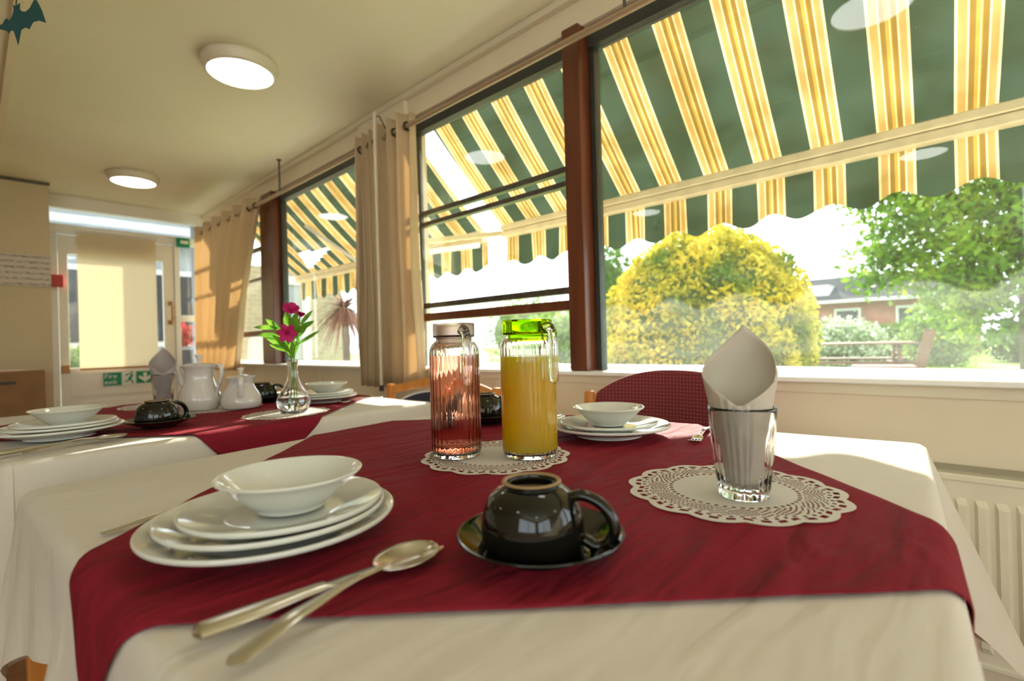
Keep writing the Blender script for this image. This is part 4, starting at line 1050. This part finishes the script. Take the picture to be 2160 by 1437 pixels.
# picnic tables
def picnic(x, y, rz, label):
    t = thing('picnic_table', label, 'picnic table', (x, y, .03), rz, 'brown picnic tables')
    bm = BM()
    for i in range(5): bb(bm, -.37+i*.15, -.235+i*.15, -.9, .9, .72, .755)
    obj('tabletop', bm, 'picnic', t)
    for s in (-1, 1):
        bm = BM(); bb(bm, s*.78-.13, s*.78+.13, -.9, .9, .42, .455); obj('bench_seat', bm, 'picnic', t)
        for q in (-.65, .65):
            bm = BM(); beam(bm, (s*.2, q, .72), (s*.55, q, 0), .045, .10); obj('leg', bm, 'picnic', t)
    bm = BM()
    for q in (-.6, .6): bb(bm, -.8, .8, q-.02, q+.02, .33, .42)
    obj('cross_brace', bm, 'picnic', t)
picnic(10.7, 1.75, R(14), 'brown wooden picnic table on the lawn beside the golden bush')
t = thing('garden_bench', 'brown wooden garden bench with a leaning back right of the picnic table', 'bench', (9.6, .80, .03), R(5))
bm = BM(); bb(bm, -.25, .25, -.05, .75, .38, .42); obj('seat_board', bm, 'picnic', t)
for s in (.0, ):
    bm = BM(); beam(bm, (0, .02, 0), (.0, -.22, .95), .07, .14); obj('back_post', bm, 'picnic', t)
for q in (.1, .65): bm = BM(); beam(bm, (0, q, 0), (0, q, .38), .3, .07); obj('leg', bm, 'picnic', t)
# house far right behind trees
t = thing('brick_house', 'red brick house with a dark slate roof behind the garden', 'house', (24, 5.6, .03))
obj('wall', bb(BM(), 0, 6, -5.5, 1.2, 0, 2.2), 'brick', t)
bm = BM(); prism(bm, [(-.4, 2.2), (3, 3.45), (6.4, 2.2)], 7.1, 'y', (0, -2.15, 0)); obj('roof', bm, 'slate', t)
for y in (.2, -1.6, -3.6):
    w_ = obj('window', bb(BM(), -.06, 0, y-.45, y+.45, .9, 1.9), 'outwhite', t); obj('window_pane', bb(BM(), -.08, -.061, y-.36, y+.36, 1.0, 1.8), 'slate', w_)
bm = BM(); bb(bm, .4, 1.8, -.9, .3, 2.2, 2.95); d_ = obj('dormer', bm, 'outwhite', t)
obj('gutter', bb(BM(), -.5, -.38, -5.7, 1.4, 2.12, 2.24), 'outwhite', t)
# stone wing seen through the left windows
t = thing('stone_wing', 'beige stone wing of the building with white windows seen through the left windows', 'building', (0, 9.0, .03))
obj('stone_wall', bb(BM(), 1.9, 4.9, 0, .3, 0, 2.35), 'stone', t)
for (a, b, z0, z1, nm) in ((2.15, 2.72, .95, 1.55, 'window'), (2.15, 2.72, 1.75, 2.2, 'window'), (3.5, 3.62, .05, 2.2, 'door_frame'), (4.1, 4.25, .05, 2.2, 'door_frame'), (3.62, 4.1, 2.05, 2.2, 'door_frame')):
    f = obj(nm, bb(BM(), a, b, -.06, -.001, z0, z1), 'outwhite', t)
    if nm == 'window': obj('window_pane', bb(BM(), a+.06, b-.06, -.07, -.061, z0+.06, z1-.06), 'pane_dark' if 'pane_dark' in M else 'render', f)
obj('door', bb(BM(), 3.62, 4.1, -.03, -.001, .05, 2.05), 'render', t)
# neighbouring outbuilding beyond the door
t = thing('tiled_outbuilding', 'pale outbuilding with a grey tiled roof beyond the glazed door', 'building', (0, 7.6, .03))
obj('wall', bb(BM(), -4, 2.1, .3, .5, 0, 2.45), 'render', t)
bm = BM(); vs = [bm.verts.new(p) for p in ((-4.3, 0, 2.38), (2.25, 0, 2.38), (2.25, 1.3, 3.3), (-4.3, 1.3, 3.3))]; bm.faces.new(vs); obj('roof', bm, 'tiles', t, solid=.06)
for x in (.95, 1.9):
    f = obj('window', bb(BM(), x-.3, x+.25, .24, .299, 1.0, 2.0), 'outwhite', t); obj('window_pane', bb(BM(), x-.24, x+.19, .23, .239, 1.07, 1.93), 'slate', f)
shrub('garden_shrub', 'yellow green plant outside the left edge of the door glass', 'shrub', .74, 6.9, (.25, .25, .5), .5, 900, .05, 'lime')
t = thing('potted_flowers', 'red flowers in a dark pot outside the narrow side window', 'potted plant', (1.80, 7.0, .03))
obj('pot', lathe(BM(), [(0, 0), (.09, 0), (.12, .95), (0, .95)], 20), 'slate', t, smooth='auto')
V = []; F = []; p_, g_ = ell_pts((0, 0, 1.12), (.13, .13, .13), 350, .6); leafcloud(V, F, p_, g_, .04, .8)
M['redpetal'] = transl_mat('red_petals', (.45, .05, .05), .4); rawobj('blooms', V, F, 'redpetal', t)
# cordyline outside the left window
t = thing('cordyline_palm', 'drooping purple brown cordyline palm outside the window beside the middle curtain', 'palm', (3.05, 5.55, .05))
bm = BM(); tube(bm, [(0, 0, 0), (.02, 0, .8), (0, 0, 1.45)], [.05, .045, .04], 10); obj('trunk', bm, 'bark', t, smooth=True)
V = []; F = []; rr = random.Random(3)
for i in range(150):
    a = rr.uniform(0, 2*PI); el = rr.uniform(-.9, .9); d = Vector((math.cos(a)*math.cos(el), math.sin(a)*math.cos(el), math.sin(el))); L_ = rr.uniform(.35, .55); k = len(V); sd = d.cross(Vector((0, 0, 1))).normalized()*.018
    for q in range(6):
        u = q/5; p = Vector((0, 0, 1.38+.15*rr.random()*0))+d*L_*u+Vector((0, 0, -.5*u*u*L_)); w2 = (1-u)*.9+.1; V += [tuple(p-sd*w2), tuple(p+sd*w2)]
    for q in range(5): F.append((k+2*q, k+2*q+1, k+2*q+3, k+2*q+2))
rawobj('leaves', V, F, 'cordyline', t)
# white garden chairs glimpsed under the far curtain
for i, x in enumerate((1.98, 2.40)):
    t = thing('garden_chair', ['white plastic garden chair outside, left of the pair by the far window', 'white plastic garden chair outside, right of the pair by the far window'][i], 'chair', (x, 6.4, .05), 0, 'white garden chairs')
    bm = BM(); prism(bm, [(-.17, .40), (.17, .40), (.13, 1.02), (.05, 1.10), (-.05, 1.10), (-.13, 1.02)], .03); obj('backrest', bm, 'outwhite', t, bevel=.008)
    obj('seat', bb(BM(), -.2, .2, -.42, 0, .38, .41), 'outwhite', t)
    for a in (-.17, .17):
        for b in (-.38, -.03): obj('leg', tube(BM(), [(a, b, 0), (a, b, .38)], .018, 8), 'outwhite', t, smooth='auto')
